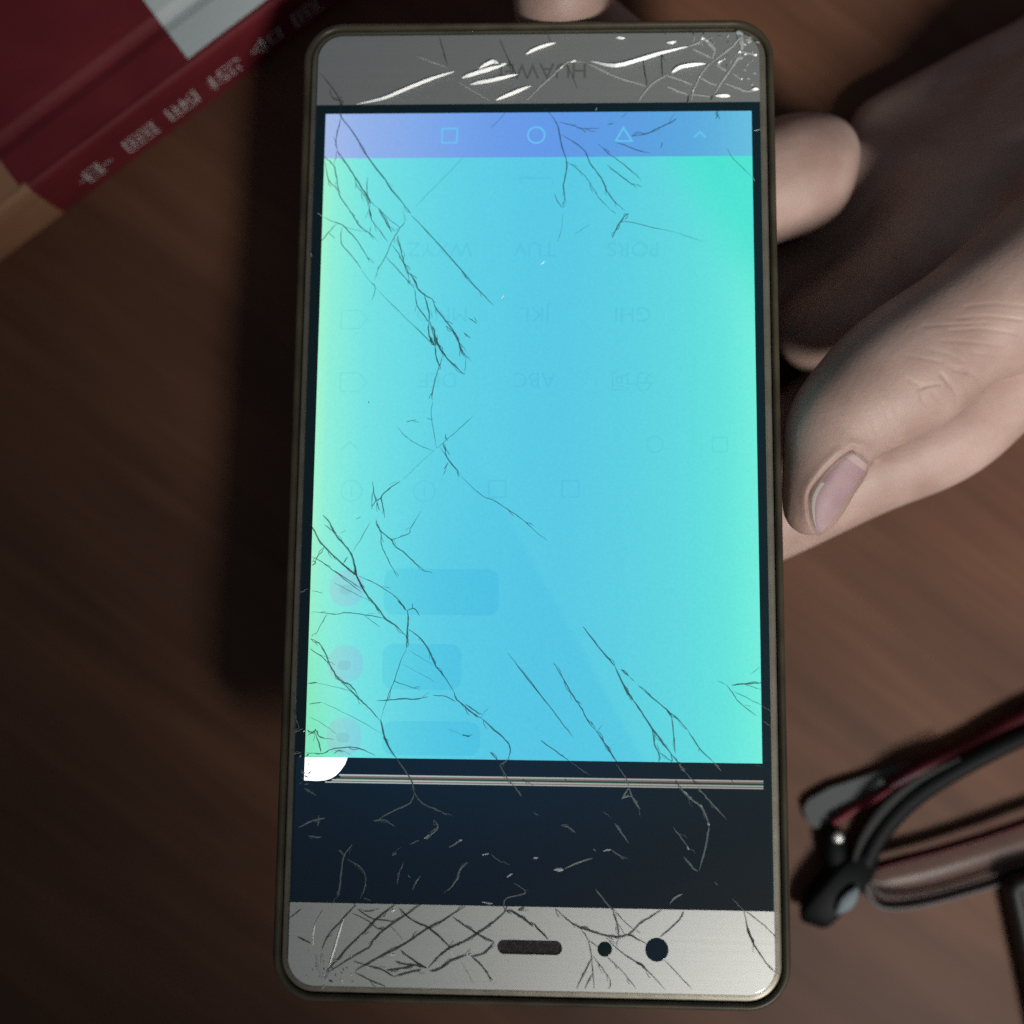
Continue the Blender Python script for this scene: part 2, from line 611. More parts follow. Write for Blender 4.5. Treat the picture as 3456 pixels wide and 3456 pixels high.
for u, v in ((1186, 1656), (1432, 1658)):
    x, y = L(u, v)
    ring_poly("tool_icon", circ(x, y, 1.65), circ(x, y, 1.42), m_ghost, disp)
    stroke("tool_icon_mark", [(x, y - 0.7), (x, y + 0.7)], 0.25, m_ghost, disp)
for u, v, w in ((1678, 1650, 1.35), (1925, 1650, 1.35), (2430, 1500, 1.2)):
    x, y = L(u, v)
    ring_poly("tool_icon", rrect(x - w, x + w, y - w, y + w, 0.3, 4), rrect(x - w + .25, x + w - .25, y - w + .25, y + w - .25, 0.15, 4), m_ghost, disp)
x, y = L(2210, 1500)
ring_poly("tool_icon", circ(x, y, 1.3), circ(x, y, 1.08), m_ghost, disp)
for (u0, v0, u1, v1) in ((1297, 1918, 1682, 2078), (1292, 2172, 1556, 2330), (1290, 2432, 1620, 2552)):
    xa, ya = L(u0, v0); xb, yb = L(u1, v1)
    yb = max(yb, -35.2)
    slab("chat_bubble", rrect(xa, xb, yb, ya, 1.6, 6), -0.098, -0.088, m_bub, disp)
for u, v in ((1170, 1985), (1166, 2240), (1160, 2500)):
    x, y = L(u, v)
    y = max(y, -32.4)
    av = slab("chat_picture", rrect(x - 2.5, x + 2.5, y - 2.6, y + 2.6, 2.2, 8), -0.098, -0.088, m_ava, disp)
    mk("chat_picture_detail", [(a * MM, b * MM, ZI * MM) for a, b in rrect(x - 1.1, x + 0.8, y - 0.9, y + 0.5, 0.6, 4)], [tuple(range(20))], m_ava2, disp)

# white dead corner and the two white dead lines
wp = [L(1026, 2556), L(1173, 2557), L(1164, 2580), L(1150, 2600), L(1134, 2617), L(1116, 2628), L(1096, 2634), L(1070, 2636), L(1024, 2634)]
wp = [(max(x, SX0), min(y, -35.36)) for x, y in wp]
slab("dead_pixel_patch", list(reversed(wp)), -0.103, -0.085, m_white, disp)
m_line = emit_mat("dead_line_light", lambda nt, sp, tc: ramp(nt, sp.outputs[0], [(-29, lin(178, 188, 184)), (36, lin(158, 160, 152))], -29, 36))
m_lineg = emit_mat("dead_line_green", lambda nt, sp, tc: ramp(nt, sp.outputs[0], [(-29, lin(60, 110, 70)), (0, lin(40, 88, 72)), (36, lin(24, 62, 56))], -29, 36))
m_linep = emit_mat("dead_line_pink", lambda nt, sp, tc: ramp(nt, sp.outputs[0], [(-29, lin(122, 104, 112)), (36, lin(118, 98, 92))], -29, 36))
y1 = L(1800, 2626)[1]
y2 = L(1800, 2643)[1]
for yy, w, m, z, x0 in ((y1 + 0.02, 0.20, m_line, -0.089, -24.2), (y1 - 0.20, 0.24, m_linep, -0.093, -24.0),
                        (y1 - 0.50, 0.22, m_lineg, -0.096, -24.6), (y2 + 0.02, 0.20, m_line, -0.089, -25.2), (y2 - 0.17, 0.14, m_linep, -0.093, -25.4),
                        (y2 - 0.30, 0.15, m_line, -0.089, -26.2)):
    slab("dead_line", [(x0, yy - w / 2), (SX1 + 0.1, yy - w / 2), (SX1 + 0.1, yy + w / 2), (x0, yy + w / 2)], z - 0.006, z, m, disp)

# brand lettering on the grey strip, upside down
m_brand = mat("dark_print", (0.36, 0.36, 0.35, 1), 0.5, 0.7)
letters("brand_lettering", "HUAWEI", 1832, 236, 3.5, m_brand, chin, z=-0.084)

# earpiece, sensor and camera in the silver strip
m_mesh = vary(mat("grille_fabric", (0.05, 0.045, 0.04, 1), 0.6, 0.3), (0.020, 0.018, 0.016, 1), (0.085, 0.078, 0.07, 1), 2500, bump=0.5)
ex0, ey1 = L(1680, 3174)
ex1, ey0 = L(1897, 3224)
ear = stack("earpiece", (ex0, ex1, ey0, ey1), (ey1 - ey0) / 2 - 0.02, [(0.0, -0.5), (0.0, 0.03), (-0.05, 0.05), (-0.16, 0.04), (-0.20, -0.06), (-0.22, -0.06)], m_mesh, phone)
m_hole = mat("grille_holes", (0.006, 0.006, 0.006, 1), 0.7)
m_bit = mat("grille_glint", (0.6, 0.6, 0.58, 1), 0.3, 0.8)
gv, gf, gm = [], [], []
row = 0
yy = ey0 + 0.45
while yy < ey1 - 0.35:
    xx = ex0 + 0.9 + (0.22 if row % 2 else 0)
    while xx < ex1 - 0.8:
        b = len(gv)
        for i in range(6):
            a = math.pi / 3 * i
            gv.append(((xx + 0.13 * math.cos(a)) * MM, (yy + 0.13 * math.sin(a)) * MM, -0.05 * MM))
        gf.append(tuple(range(b, b + 6)))
        gm.append(1 if random.random() < 0.03 else 0)
        xx += 0.44
    yy += 0.38
    row += 1
gh = mk("grille_holes", gv, gf, None, ear, mats=[m_hole, m_bit], midx=gm)
gh["kind"] = "stuff"
m_sens = mat("sensor_window", (0.006, 0.02, 0.02, 1), 0.15, coat=0.6)
x, y = L(2041, 3204)
disc("proximity_sensor", x, y, -0.085, 1.02, m_sens, phone, [(1.0, -0.2), (1.0, 0.0), (0.92, 0.02)])
m_lens = mat("camera_lens", (0.010, 0.022, 0.045, 1), 0.10, coat=0.8)
x, y = L(2217, 3206)
fc = disc("front_camera", x, y, -0.085, 1.60, m_lens, phone, [(1.0, -0.2), (1.0, 0.0), (0.96, 0.02), (0.80, 0.025)])
disc("lens_dome", x, y, -0.062, 0.85, m_lens, fc, [(1.0, 0.0), (0.85, 0.012), (0.55, 0.022), (0.2, 0.027)])

# cover glass: clear sheet with rounded edge
m_glass = bpy.data.materials.new("cover_glass")
m_glass.use_nodes = True
nt = m_glass.node_tree
for n_ in list(nt.nodes):
    nt.nodes.remove(n_)
out = node(nt, "ShaderNodeOutputMaterial", 400)
tr = node(nt, "ShaderNodeBsdfTransparent", 0, 100)
tr.inputs[0].default_value = (0.985, 0.99, 0.99, 1)
gl = node(nt, "ShaderNodeBsdfGlossy", 0, -100)
gl.inputs["Roughness"].default_value = 0.06
fr = node(nt, "ShaderNodeFresnel", 0, 300)
fr.inputs[0].default_value = 1.45
mxs = node(nt, "ShaderNodeMixShader", 200)
front_only(nt, fr, mxs)
nt.links.new(tr.outputs[0], mxs.inputs[1])
nt.links.new(gl.outputs[0], mxs.inputs[2])
nt.links.new(mxs.outputs[0], out.inputs[0])
glass = stack("cover_glass", (GX0, GX1, GY0, GY1), GR,
              [(0.0, -0.54)] + [(-0.9 * (1 - math.cos(math.radians(a_))), -0.40 * (1 - math.sin(math.radians(a_)))) for a_ in range(0, 91, 9)], m_glass, phone, cap0=False, cap1=True, n=28)
glass["label"] = "cover glass shattered into a web of cracks"

# ------------------------------------------------------------------ cracks
m_crack = mat("crack_line", (0.050, 0.060, 0.061, 1), 0.7, spec=0.12, Alpha=0.80)
m_crackb = mat("crack_frost", (0.17, 0.21, 0.22, 1), 0.5, spec=0.4)
m_crackg = mat("crack_grey", (0.52, 0.55, 0.55, 1), 0.45, spec=0.4)
m_crackw = mat("crack_white", (0.93, 0.94, 0.92, 1), 0.55, 0.30)
CM = {"d": m_crack, "p": m_crackb, "g": m_crackg, "w": m_crackw}

CRACKS = []
CRACK_TRACE = [
(950, 300, 0.4658, '''
d5 430,180 440,210 545,355 640,515 735,635 800,735 880,830 940,905
d4 940,915 1100,1085 1300,1310 1400,1430 1535,1565
d3 345,0 375,70 440,90 425,140 435,200
d4 435,205 410,290 395,390 405,445
d2 375,345 395,390
d2 405,445 380,555
d5 405,445 470,545 530,635 590,730 625,790 645,835
d4 295,460 320,500 375,550 400,640 410,720 430,790 480,860 520,920 560,985 640,1050 670,1080
d3 320,520 335,650 390,710 430,760
d3 645,835 635,880 655,950 720,1040 770,1110
d4 635,860 655,950
d3 625,640 620,740 645,835
d2.5 530,640 545,700 600,770 640,860
d2 600,730 650,820 700,860
d4 700,860 800,1040
d2 700,860 790,950 860,1005
d2 645,1000 640,1045
d3.5 300,930 400,970 450,995 530,1080 600,1180 635,1250
d3 400,980 340,1040 285,1110
d2 340,1040 385,1085
d3 440,1000 435,1120 520,1220 580,1310
d1.5 580,1310 660,1420
d1.5 450,995 540,1025 640,1045 700,1110
d2.5 650,1400 680,1440 655,1530
d2 680,1440 850,1610 1000,1755 1080,1830
d2.5 880,880 895,960 850,1020 800,1110 755,1215 700,1310 690,1370
d4 840,1060 860,1150 885,1250 910,1340
d3 800,1130 850,1200 910,1310 925,1400
d3 755,1215 900,1370 965,1450
d5 910,1320 960,1380 990,1450 1040,1495 1095,1525
d4.5 1095,1525 1120,1590 1190,1680 1250,1760 1280,1810
d4 965,1450 985,1570 1040,1650 1070,1690
d4 1035,1500 1065,1600 1070,1690
d4 1070,1690 1070,1790 1110,1860
d4 1075,1690 1100,1770 1115,1860
d4.5 1280,1800 1300,1880 1330,1930
d4.5 1115,1790 1150,1880 1190,1930
d3 1355,1660 1420,1700
d2 1395,1655 1420,1690
d3 1320,1765 1370,1805
d1.5 1640,150 1590,210 1510,290
d1.2 1320,490 1220,600 1080,740 970,860
w2.5 1590,1520 1620,1495
w3 1880,1275 1912,1245
g3 260,900 300,925
g3 210,1190 220,1215
'''),
(1750, 300, 0.4658, '''
d4 210,160 250,210 290,290 310,400 345,510 345,600 325,700 335,780 322,865
d2.5 322,865 285,820 260,760
d3 290,240 400,265 460,290 590,285
d3 645,260 690,250
d2 740,210 785,175
d4 820,345 930,325 1000,290 1070,260 1150,210
d4 310,330 400,385 480,450 520,540 600,650 640,740 700,820 770,880
d2.5 350,530 400,560 480,630 540,720 590,800 680,890
d3 580,400 650,465 740,530 830,605 890,660
d3.5 640,550 740,630 855,715
d3 690,380 790,415 860,445 950,465
d3 1040,390 1030,430
d4 1440,160 1440,200 1425,215
d2 1510,430 1560,510 1690,640
d4.5 795,905 760,930 735,970 700,1030 680,1080
d2 735,970 800,962 950,1000 1130,1038
d1.2 1130,1038 1350,1110
d1.2 520,980 400,1055
d1.2 325,900 310,1020 280,1110
d3 215,125 190,155
g4 1705,305 1750,295
g3 1700,640 1710,670
g3 560,160 565,135
'''),
(950, 1100, 0.4658, '''
d4 1190,0 1240,40 1280,110 1300,180 1335,230
d1.5 1335,230 1330,350
d4 1060,0 1075,80 1115,150
d5 1095,0 1110,60 1115,150
d5 1130,65 1130,130 1180,210 1240,275 1330,355
d5 1115,150 1120,220 1145,290
d3 1165,220 1145,290 1115,380 1090,500 1095,535
d2 960,0 1060,100 1115,150
d2 1095,540 1085,640 1105,780 1125,885
d2 1055,670 1095,680
d2.5 905,695 980,680
d2 840,735 900,800 1000,865 1105,905
d2 1390,650 1290,745 1190,830 1120,890
d2.5 1185,780 1195,830
d4 1170,850 1185,900 1205,960 1250,1020 1290,1080
d2 1150,880 1205,960
d3 1210,990 1175,1040
d2.5 1290,1080 1400,1185 1470,1240 1530,1260 1640,1330 1740,1400 1830,1480 1930,1560
d1 1110,900 1000,1000 880,1110
d4 860,1125 780,1180 725,1235 735,1310 750,1390
d3.5 660,1130 670,1210 680,1270 650,1310
d2.5 660,1200 650,1310
d3.5 690,1270 710,1340
d3 680,1270 730,1240
d4 685,1400 715,1480 790,1545 830,1600 900,1650 970,1720 1050,1785
d3 685,1430 720,1500 725,1590 770,1690 840,1820
d2.5 1010,1340 960,1430 930,1470 930,1500 860,1530 800,1545
d2 575,1385 540,1400
d2 640,1420 590,1520 515,1635
d6 180,1410 230,1470 270,1550 350,1640 450,1730 530,1800
d6 300,1370 350,1430 390,1510 450,1580 505,1650 530,1740 545,1810 610,1932
d3 310,1440 390,1500
d1.5 465,1475 430,1505
d4 480,1670 450,1720
d3 310,1590 290,1640 265,1660 240,1720
d3 220,1670 290,1710 400,1790 500,1870 580,1932
d4 230,1700 245,1720 220,1735
d3 635,545 630,560
'''),
(950, 1900, 0.4658, '''
d3 380,50 480,120 580,190
d6 525,0 545,90 590,190 640,260 700,330 750,400 820,450 895,520
d5 430,0 500,55 545,90
d1.5 380,140 480,195 640,275
d2.5 560,95 680,150 800,225 860,280 900,335
d5 840,265 880,310 905,345
d5 910,340 920,400 910,500 910,560 905,620
d3.5 915,345 950,330 975,345 1000,385
d2.5 950,290 950,330
d2.5 905,625 860,720 820,850 790,920 760,1000 720,1130
d5 920,480 990,530 1050,600 1090,680 1120,750 1170,810 1250,935
d3 220,355 330,365 400,372 470,360 600,375 700,390 750,402
d2.5 330,370 290,440 240,530
d2 600,375 640,410 715,465
d5 210,548 270,580 310,640 340,710 380,790 430,855 490,880 530,920 550,965
d3 205,620 280,670 340,730
d4.5 430,860 520,940 580,1000 640,1060 710,1140
d1.5 250,870 400,900 500,930
d4 190,870 260,868
d1.5 290,1008 400,1060 560,1140 730,1240
d3 200,1022 290,1008
d1.5 200,1115 290,1160 400,1240
d2 220,200 300,220
d6 720,1130 735,1220 770,1320 830,1410
d3 745,1250 790,1350
p5 830,1410 880,1480 920,1540 950,1600 960,1660
p5 960,1660 930,1740 800,1800 700,1860
p4 960,1660 1030,1745 1150,1800 1200,1830
d2.5 810,855 880,880 1005,920
d1 870,730 1000,800 1130,870
d1 920,630 1100,740
d4 690,997 760,995 880,985 980,985 1060,970
d3 1095,960 1190,968 1260,1005
d5 1250,935 1270,990 1330,1040 1400,1100 1450,1125
d4 1330,1020 1440,1100
d4.5 1450,1125 1520,1190 1620,1280 1660,1350 1640,1420
p4 1640,1420 1580,1470
d1.5 1500,1050 1440,1120
d4 1510,1370 1570,1430
p4 1580,1460 1630,1550 1680,1610
p5 1680,1610 1740,1690
d5 1310,1245 1365,1260
d1 1200,1200 1310,1245
d3 1640,650 1750,800 1870,950 1930,1020
d3 1880,1285 1932,1325
d4 180,1375 300,1380 360,1350 480,1335 570,1345 680,1395
d4.5 255,1260 275,1320 285,1370
d4 190,1250 250,1215 270,1250 320,1275
d4 250,1200 230,1240
d3 380,1385 410,1360 460,1365
d4 185,1210 230,1235
p3 100,1090 110,1160
p3 95,960 105,1010
p4 90,1230 160,1200
p4 80,1390 150,1370
p4 130,210 170,205
'''),
(1750, 1900, 0.4658, '''
d3 0,745 180,980 300,1140 400,1265
d4 250,720 320,830 400,970 460,1060 500,1140 560,1215
d2.5 500,1130 560,1200
d1.5 610,1170 570,1220
d5 560,1210 620,1300 670,1380 720,1450
d3 640,1320 690,1420
d3 160,1285 270,1365 370,1435
p2.5 370,1435 520,1540
d5 465,460 550,570 640,680 700,750
d5 700,750 760,880 830,990
d4 740,770 800,820
d2 800,820 840,860
d6 820,980 890,1080 970,1200 1050,1310 1120,1400
d4 760,890 800,960 830,990
d4 860,880 970,975 1070,1060 1150,1130 1230,1215
d5 1070,1060 1110,1100
d4 1230,1215 1310,1340 1410,1440
p4 1410,1440 1470,1510
d2 1310,1330 1305,1370
d4 970,1210 985,1310 1020,1390 1015,1440
d4 1105,1100 1125,1250 1135,1380
d3 1020,1370 1110,1440
d5 1120,1400 1160,1450
p5 1160,1450 1210,1520
d3 1105,1380 1115,1440
d3 1500,880 1550,940 1600,1010 1730,1110
d5 1545,885 1640,875 1760,870
d1.5 1440,850 1500,880
d2 1560,930 1680,990 1760,1030
p2 1760,1030 1840,1085
p2 1770,1140 1830,1190
d2 1640,880 1760,920
d1.5 1680,810 1750,750
d4 1700,1465 1780,1475
d3 30,1560 60,1600
d3 335,1560 350,1580
'''),
(1800, 2500, 0.4658, '''
p4 600,170 670,270 690,330
p7 690,340 665,380 640,420
p6 690,340 730,430 775,495
p5 640,420 700,400 740,440
g4 725,420 750,460
p3 1100,230 1160,290
d5 1030,285 1050,320
d4 1160,280 1185,320
d3 1430,270 1450,310
p7 1040,300 1090,370 1150,430 1220,480 1250,550 1275,610
g7 1205,465 1225,485
g6 1262,595 1278,612
g5 1090,365 1150,425
p5.5 1275,610 1260,690 1240,800 1200,940
p5 1190,340 1220,370 1300,460 1400,570
g4 595,605 640,670
p5 590,600 640,670 690,740
p2 510,510 560,560
g10 150,935 220,935
p6 220,930 330,880 430,850
g4 330,880 400,855
g5 505,800 560,785
p4 560,785 660,860
p4 430,780 450,800
p4 200,610 260,630 310,670
p3 1010,620 1070,700 1130,790
g5 1112,765 1130,790
p6 1090,840 1150,910 1190,950
p5 450,1075 500,1140 580,1235
p6 990,1180 1030,1130 1080,1110
p3 1440,1140 1530,1240
p3 1310,1020 1340,1050
g6 0,847 35,850
p3 0,515 40,545
d5 160,1220 250,1300 330,1350 430,1385 540,1415 620,1425 690,1410 760,1440 820,1475
d5 580,1235 605,1320 625,1425
d2.5 590,1235 650,1300 725,1370
d2 600,1310 665,1405
d4 930,1230 830,1290 770,1330 690,1410
d4 1090,1240 1050,1310 920,1425
d3 340,1360 390,1430 415,1530 430,1650 440,1800
d2.5 400,1450 470,1495
d3.5 425,1580 370,1680 315,1800
d3 430,1690 370,1800
d2.5 430,1560 500,1650 560,1745 545,1800
d2.5 530,1560 640,1670 745,1800
d3 530,1430 620,1520 750,1610 810,1650 960,1810
d7 745,1603 780,1625 815,1655
d2.5 950,1590 1150,1800
d4 1530,1240 1560,1380 1600,1480 1680,1600 1750,1675
d7 1552,1365 1575,1420 1600,1475
d2.5 1540,1240 1650,1320 1755,1415
d5 0,1325 60,1390 110,1440
'''),
(900, 2500, 0.4658, '''
d5 430,1680 480,1620 600,1490 700,1390 800,1290 880,1225 930,1190
d5 450,1680 600,1580 740,1500 770,1450 850,1375 1000,1270 1130,1180
d5 640,1670 740,1610 850,1550 970,1490 1150,1370 1300,1290 1440,1200
d6 1170,1650 1250,1560 1350,1490 1420,1460 1540,1390 1650,1310 1735,1230
d6 1180,1670 1240,1660 1330,1600 1450,1555
d5 1490,1565 1570,1540 1650,1465
d5 930,1710 1030,1680 1120,1660
d5 870,1665 980,1650 1070,1630
d4 930,1600 1000,1620 1080,1630 1160,1650
d4 970,1520 1060,1590 1160,1650
d4 730,1630 830,1660 930,1715
d3 630,1600 730,1630
d5 1090,1320 1180,1360 1280,1450 1330,1500
d4 960,1210 1040,1290 1180,1360
d5 1350,1280 1450,1350 1540,1410 1650,1460
d3 620,1250 740,1310 800,1360 850,1370
d3 660,1220 770,1290 930,1310
d4 400,1520 440,1420 520,1330 600,1240 650,1190
d5 1480,1560 1550,1620 1600,1690 1640,1740
d6 1735,1230 1800,1250 1900,1320 1932,1345
p4 1720,1150 1720,1220
d4 1820,1230 1870,1210
d3 160,1290 250,1220
d4 220,1420 320,1470
d3 640,1680 760,1740 860,1780
d3 700,1240 780,1230
g4 410,1230 360,1310 340,1400 340,1500
w5 352,1330 340,1400 338,1490
w6 560,1290 530,1380 490,1520 450,1640
w6 900,1240 930,1225
w6 1330,1520 1355,1565
g14 425,1740 445,1700 465,1670
g8 360,1560 380,1680 400,1730
g7 395,1560 400,1620
w4 530,1715 560,1760
g5 400,1800 420,1770
g3 1410,1600 1500,1760
w5 722,1632 738,1650
g4 900,1350 990,1450
g4 1480,1540 1460,1560
w4 820,1390 835,1405
w5 890,1545 930,1555
p5 620,750 560,830 540,940 525,1080 515,1130
p4 520,790 560,830
p4 580,855 660,900 710,960 715,1040 680,1140
p7 230,630 330,580 420,560
p6 300,690 400,700
p4 380,540 370,620
p5 770,580 850,575 930,620
p5 1210,570 1240,620 1180,690 1140,710
g4 1140,710 1180,680
p3 1040,750 1100,720
p4 910,830 940,815
p5 1320,770 1410,720
g6 1390,725 1415,718
p5 1110,980 1060,1060
p5 1460,880 1400,930 1380,1000 1310,1090
g5 1560,830 1610,815
p3 1620,820 1700,880
g5 1740,990 1780,960
p4 1790,1030 1880,1100 1740,1140 1720,1190
p3 990,880 960,960 945,1040
g5 1560,1170 1640,1180
p5 270,340 360,400
p3 700,1140 760,1160
p4 1040,995 1025,970
'''),
(1000, 0, 0.8799, '''
d3 548,140 580,250
d3 780,150 820,240 850,300
w10 230,400 330,380 440,335 530,300 605,275
w12 635,300 700,280 800,250
w12 700,265 750,240 775,243
w6 780,250 808,245
w11 665,325 750,310 850,285
w10 880,210 930,185 995,165
w11 765,385 830,360 900,330
g6 880,385 960,310 1020,255 1050,235 1110,240
w5 1012,265 1026,250
w5 1052,240 1075,232
w12 1130,235 1190,250 1240,252 1320,230 1400,205 1500,180
g6 1500,180 1560,155
g6 1120,245 1230,295 1340,330
g6 1310,390 1360,325 1425,285
w12 1440,280 1480,258 1570,245
g4 460,215 580,260
g4 620,315 740,385
d3 90,280 140,340 170,395 165,440
d4 1330,220 1345,330
d4 1400,200 1405,290
d2 965,130 975,160
d2 1040,250 1080,340
w8 1225,145 1260,148
'''),
(2200, 50, 0.2847, '''
w10 750,965 840,965 930,965
w9 1180,890 1270,885
w8 170,330 230,335 290,320
g6 730,540 650,620 570,730 490,900 475,1000
g7 1080,240 1030,290 950,380 870,440 740,540
g7 1060,440 990,560 930,650 840,780 750,930
g16 1060,260 1070,420
g12 590,260 650,310 720,380 750,430
g6 750,430 710,520
g6 480,400 600,460 710,510
g6 580,750 680,800 770,830
g7 870,810 1000,860 1120,900 1270,890
g6 180,720 330,770 480,830
g7 180,850 300,900 440,950
g5 480,940 690,970
w8 580,265 625,292
w7 1020,445 1060,445
g8 1060,440 1150,460 1240,480
w7 1200,480 1250,480
g14 1080,500 1000,520
g18 1130,290 1180,320
g14 1000,200 1080,230
w5 780,570 840,545
w4 780,570 810,590
g6 1120,610 1150,570
g5 760,590 880,660
g10 1180,820 1200,830
g3 950,690 1080,780
w6 485,910 495,890
w5 560,745 575,725
w4 640,315 670,310
g4 460,365 600,325
d4 440,940 420,1060
d4 720,960 700,1010
d4 120,460 130,510
d4 150,200 170,230
d5 480,200 500,230
d5 600,195 620,230
g4 1190,680 1240,700
'''),
]
for ox_, oy_, s_, txt_ in CRACK_TRACE:
    for ln_ in txt_.strip().splitlines():
        tk = ln_.split()
        CRACKS.append((ox_, oy_, s_, float(tk[0][1:]), [tuple(float(q) for q in a.split(',')) for a in tk[1:]], tk[0][0]))


# hairline side branches and splinters running beside the larger cracks
for args in list(CRACKS):
    ox_, oy_, s_, w_, pts_, k_ = args
    if k_ not in "dp" or w_ < 2.5:
        continue
    ctl = [np.array((ox_ + x * s_, oy_ + y * s_)) for x, y in pts_]
    for i in range(len(ctl) - 1):
        d_ = ctl[i + 1] - ctl[i]
        ln_ = np.linalg.norm(d_)
        if ln_ < 14:
            continue
        t_ = d_ / ln_
        nrm_ = np.array((-t_[1], t_[0]))
        if random.random() < 0.42:
            a_ = random.choice((-1, 1)) * random.uniform(0.25, 0.7)
            q0_ = ctl[i] + d_ * random.random()
            r_ = random.uniform(8, 34)
            e1_ = q0_ + r_ * 0.55 * (t_ * math.cos(a_) + nrm_ * math.sin(a_))
            e2_ = e1_ + r_ * 0.6 * (t_ * math.cos(a_ * 0.4) + nrm_ * math.sin(a_ * 0.4))
            CRACKS.append((0, 0, 1.0, random.uniform(1.0, 2.2), [tuple(q0_), tuple(e1_), tuple(e2_)], k_))
        if random.random() < 0.30 and w_ >= 4:
            o_ = random.choice((-1, 1)) * random.uniform(3.5, 7.5)
            CRACKS.append((0, 0, 1.0, random.uniform(1.2, 2.4), [tuple(ctl[i] + d_ * 0.05), tuple(ctl[i] + d_ * 0.5 + nrm_ * o_), tuple(ctl[i] + d_ * 0.95)], k_))

# crushed glass round the two struck corners
for (iu, iv, su, sv, n_) in ((2515, 150, 55, 60, 46), (1105, 3290, 45, 45, 34), (2370, 135, 40, 30, 12), (1010, 2560, 25, 60, 14)):
    for _ in range(n_):
        u_, v_ = random.gauss(iu, su), random.gauss(iv, sv)
        lx, ly = L(u_, v_)
        if not (GX0 + 0.8 < lx < GX1 - 0.8 and GY0 + 0.8 < ly < GY1 - 0.8):
            continue
        a_ = random.random() * math.pi
        r_ = random.uniform(4, 16)
        CRACKS.append((u_, v_, 1.0, random.uniform(2.0, 5.5), [(0, 0), (r_ * math.cos(a_), r_ * math.sin(a_))], random.choice("gggpwp")))


def crack(ox, oy, s, w, pts, kind):
    loc = [np.array(L(ox + x * s, oy + y * s)) for x, y in pts]
    # finer, slightly ragged path
    path = []
    rag = {"d": 0.05, "p": 0.05, "g": 0.05, "w": 0.02}[kind]
    cs = catmull(loc, max(2, 6 if len(loc) == 2 else 4))
    N = len(cs)
    wm = w * 0.0435 * {"d": 0.98, "p": 0.95, "g": 0.9, "w": 0.80}[kind]
    V, Fc = [], []
    h0 = 0.008 + random.random() * 0.006
    for i, c in enumerate(cs):
        a = cs[max(i - 1, 0)]; b = cs[min(i + 1, N - 1)]
        t = (b - a) / (np.linalg.norm(b - a) + 1e-9)
        k = np.array((-t[1], t[0]))
        e = min(i, N - 1 - i) / max(1.0, (N - 1) / 2)
        tp = (0.30 + 0.70 * min(1.0, e * 2.2))
        if kind == "w":
            tp = 0.25 + 0.75 * min(1.0, e * 2.0) ** 0.7
        wi = wm * tp * (0.75 + 0.5 * random.random())
        j = (random.random() - 0.5) * 2 * rag if 0 < i < N - 1 else 0
        q = c + k * j
        if kind == "w":
            wi = wm * (0.12 + 0.88 * min(1.0, e * 1.7) ** 0.8) * (0.93 + 0.14 * random.random())
            # a slanted face of the broken glass, leaning the way such faces catch the lamp
            wq = PHONE_M @ Vector((q[0] * MM, q[1] * MM, 0))
            hv = RP.transposed() @ ((LP - wq).normalized() + (Vector((0, 0, H * MM)) - wq).normalized()).normalized()
            ta = -(hv.x * k[0] + hv.y * k[1]) / hv.z
            rs = abs(ta) * wi / 2
            for sgn in (1, 0.15, -1):
                r_ = q + k * wi / 2 * sgn
                V.append((r_[0] * MM, r_[1] * MM, (h0 + rs + ta * wi / 2 * sgn) * MM))
            continue
        for sgn, z in ((1, h0), (0.15, h0 + 0.008 + wi * {"d": 0.04, "p": 0.15, "g": 0.10}[kind]), (-1, h0)):
            r_ = q + k * wi / 2 * sgn
            V.append((r_[0] * MM, r_[1] * MM, z * MM))
    for i in range(N - 1):
        for m_ in range(2):
            Fc.append((3 * i + m_, 3 * i + m_ + 1, 3 * i + m_ + 4, 3 * i + m_ + 3))
    return V, Fc, kind


KI = list("dpgw")
built = [(args[3] * sum(math.dist(args[4][i], args[4][i + 1]) for i in range(len(args[4]) - 1)) * args[2], crack(*args)) for args in CRACKS]
built.sort(key=lambda q: -q[0])
fv, ff, fi = [], [], []
for n_, (size, (V, Fc, kind)) in enumerate(built):
    if n_ < 290:
        mk("crack", V, Fc, CM[kind], glass)
    else:
        b = len(fv)
        fv += V
        ff += [tuple(q + b for q in f_) for f_ in Fc]
        fi += [KI.index(kind)] * len(Fc)
fine = mk("fine_cracks", fv, ff, None, glass, mats=[CM[k] for k in KI], midx=fi)
fine["kind"] = "stuff"

# ------------------------------------------------------------------ phone case (clear yellowed shell)
m_case = vary(mat("yellowed_clear_plastic", (0.12, 0.105, 0.07, 1), 0.38, spec=0.35), (0.050, 0.043, 0.029, 1), (0.092, 0.078, 0.050, 1), 120)
case = bpy.data.objects.new("phone_case", None)
COL.objects.link(case)
case.empty_display_size = 0.02
case.matrix_world = PHONE_M
tag(case, "yellowed clear plastic case wrapped round the cracked phone", "phone case")
stack("shell", (GX0, GX1, GY0, GY1), GR,
      [(0.86, -0.55), (1.0, -0.20), (1.35, -0.05), (1.7, -0.25), (1.95, -0.8), (2.05, -2.5), (1.95, -6.2), (1.5, -7.6), (0.3, -8.3), (-1.0, -8.3),
       (-1.0, -7.1), (0.3, -6.9), (0.86, -5.8)], m_case, case, cap0=False, cap1=False, closed=True, n=14)
stack("back_panel", (GX0, GX1, GY0, GY1), GR, [(-0.98, -8.28), (-0.98, -7.12)], m_case, case, n=14)

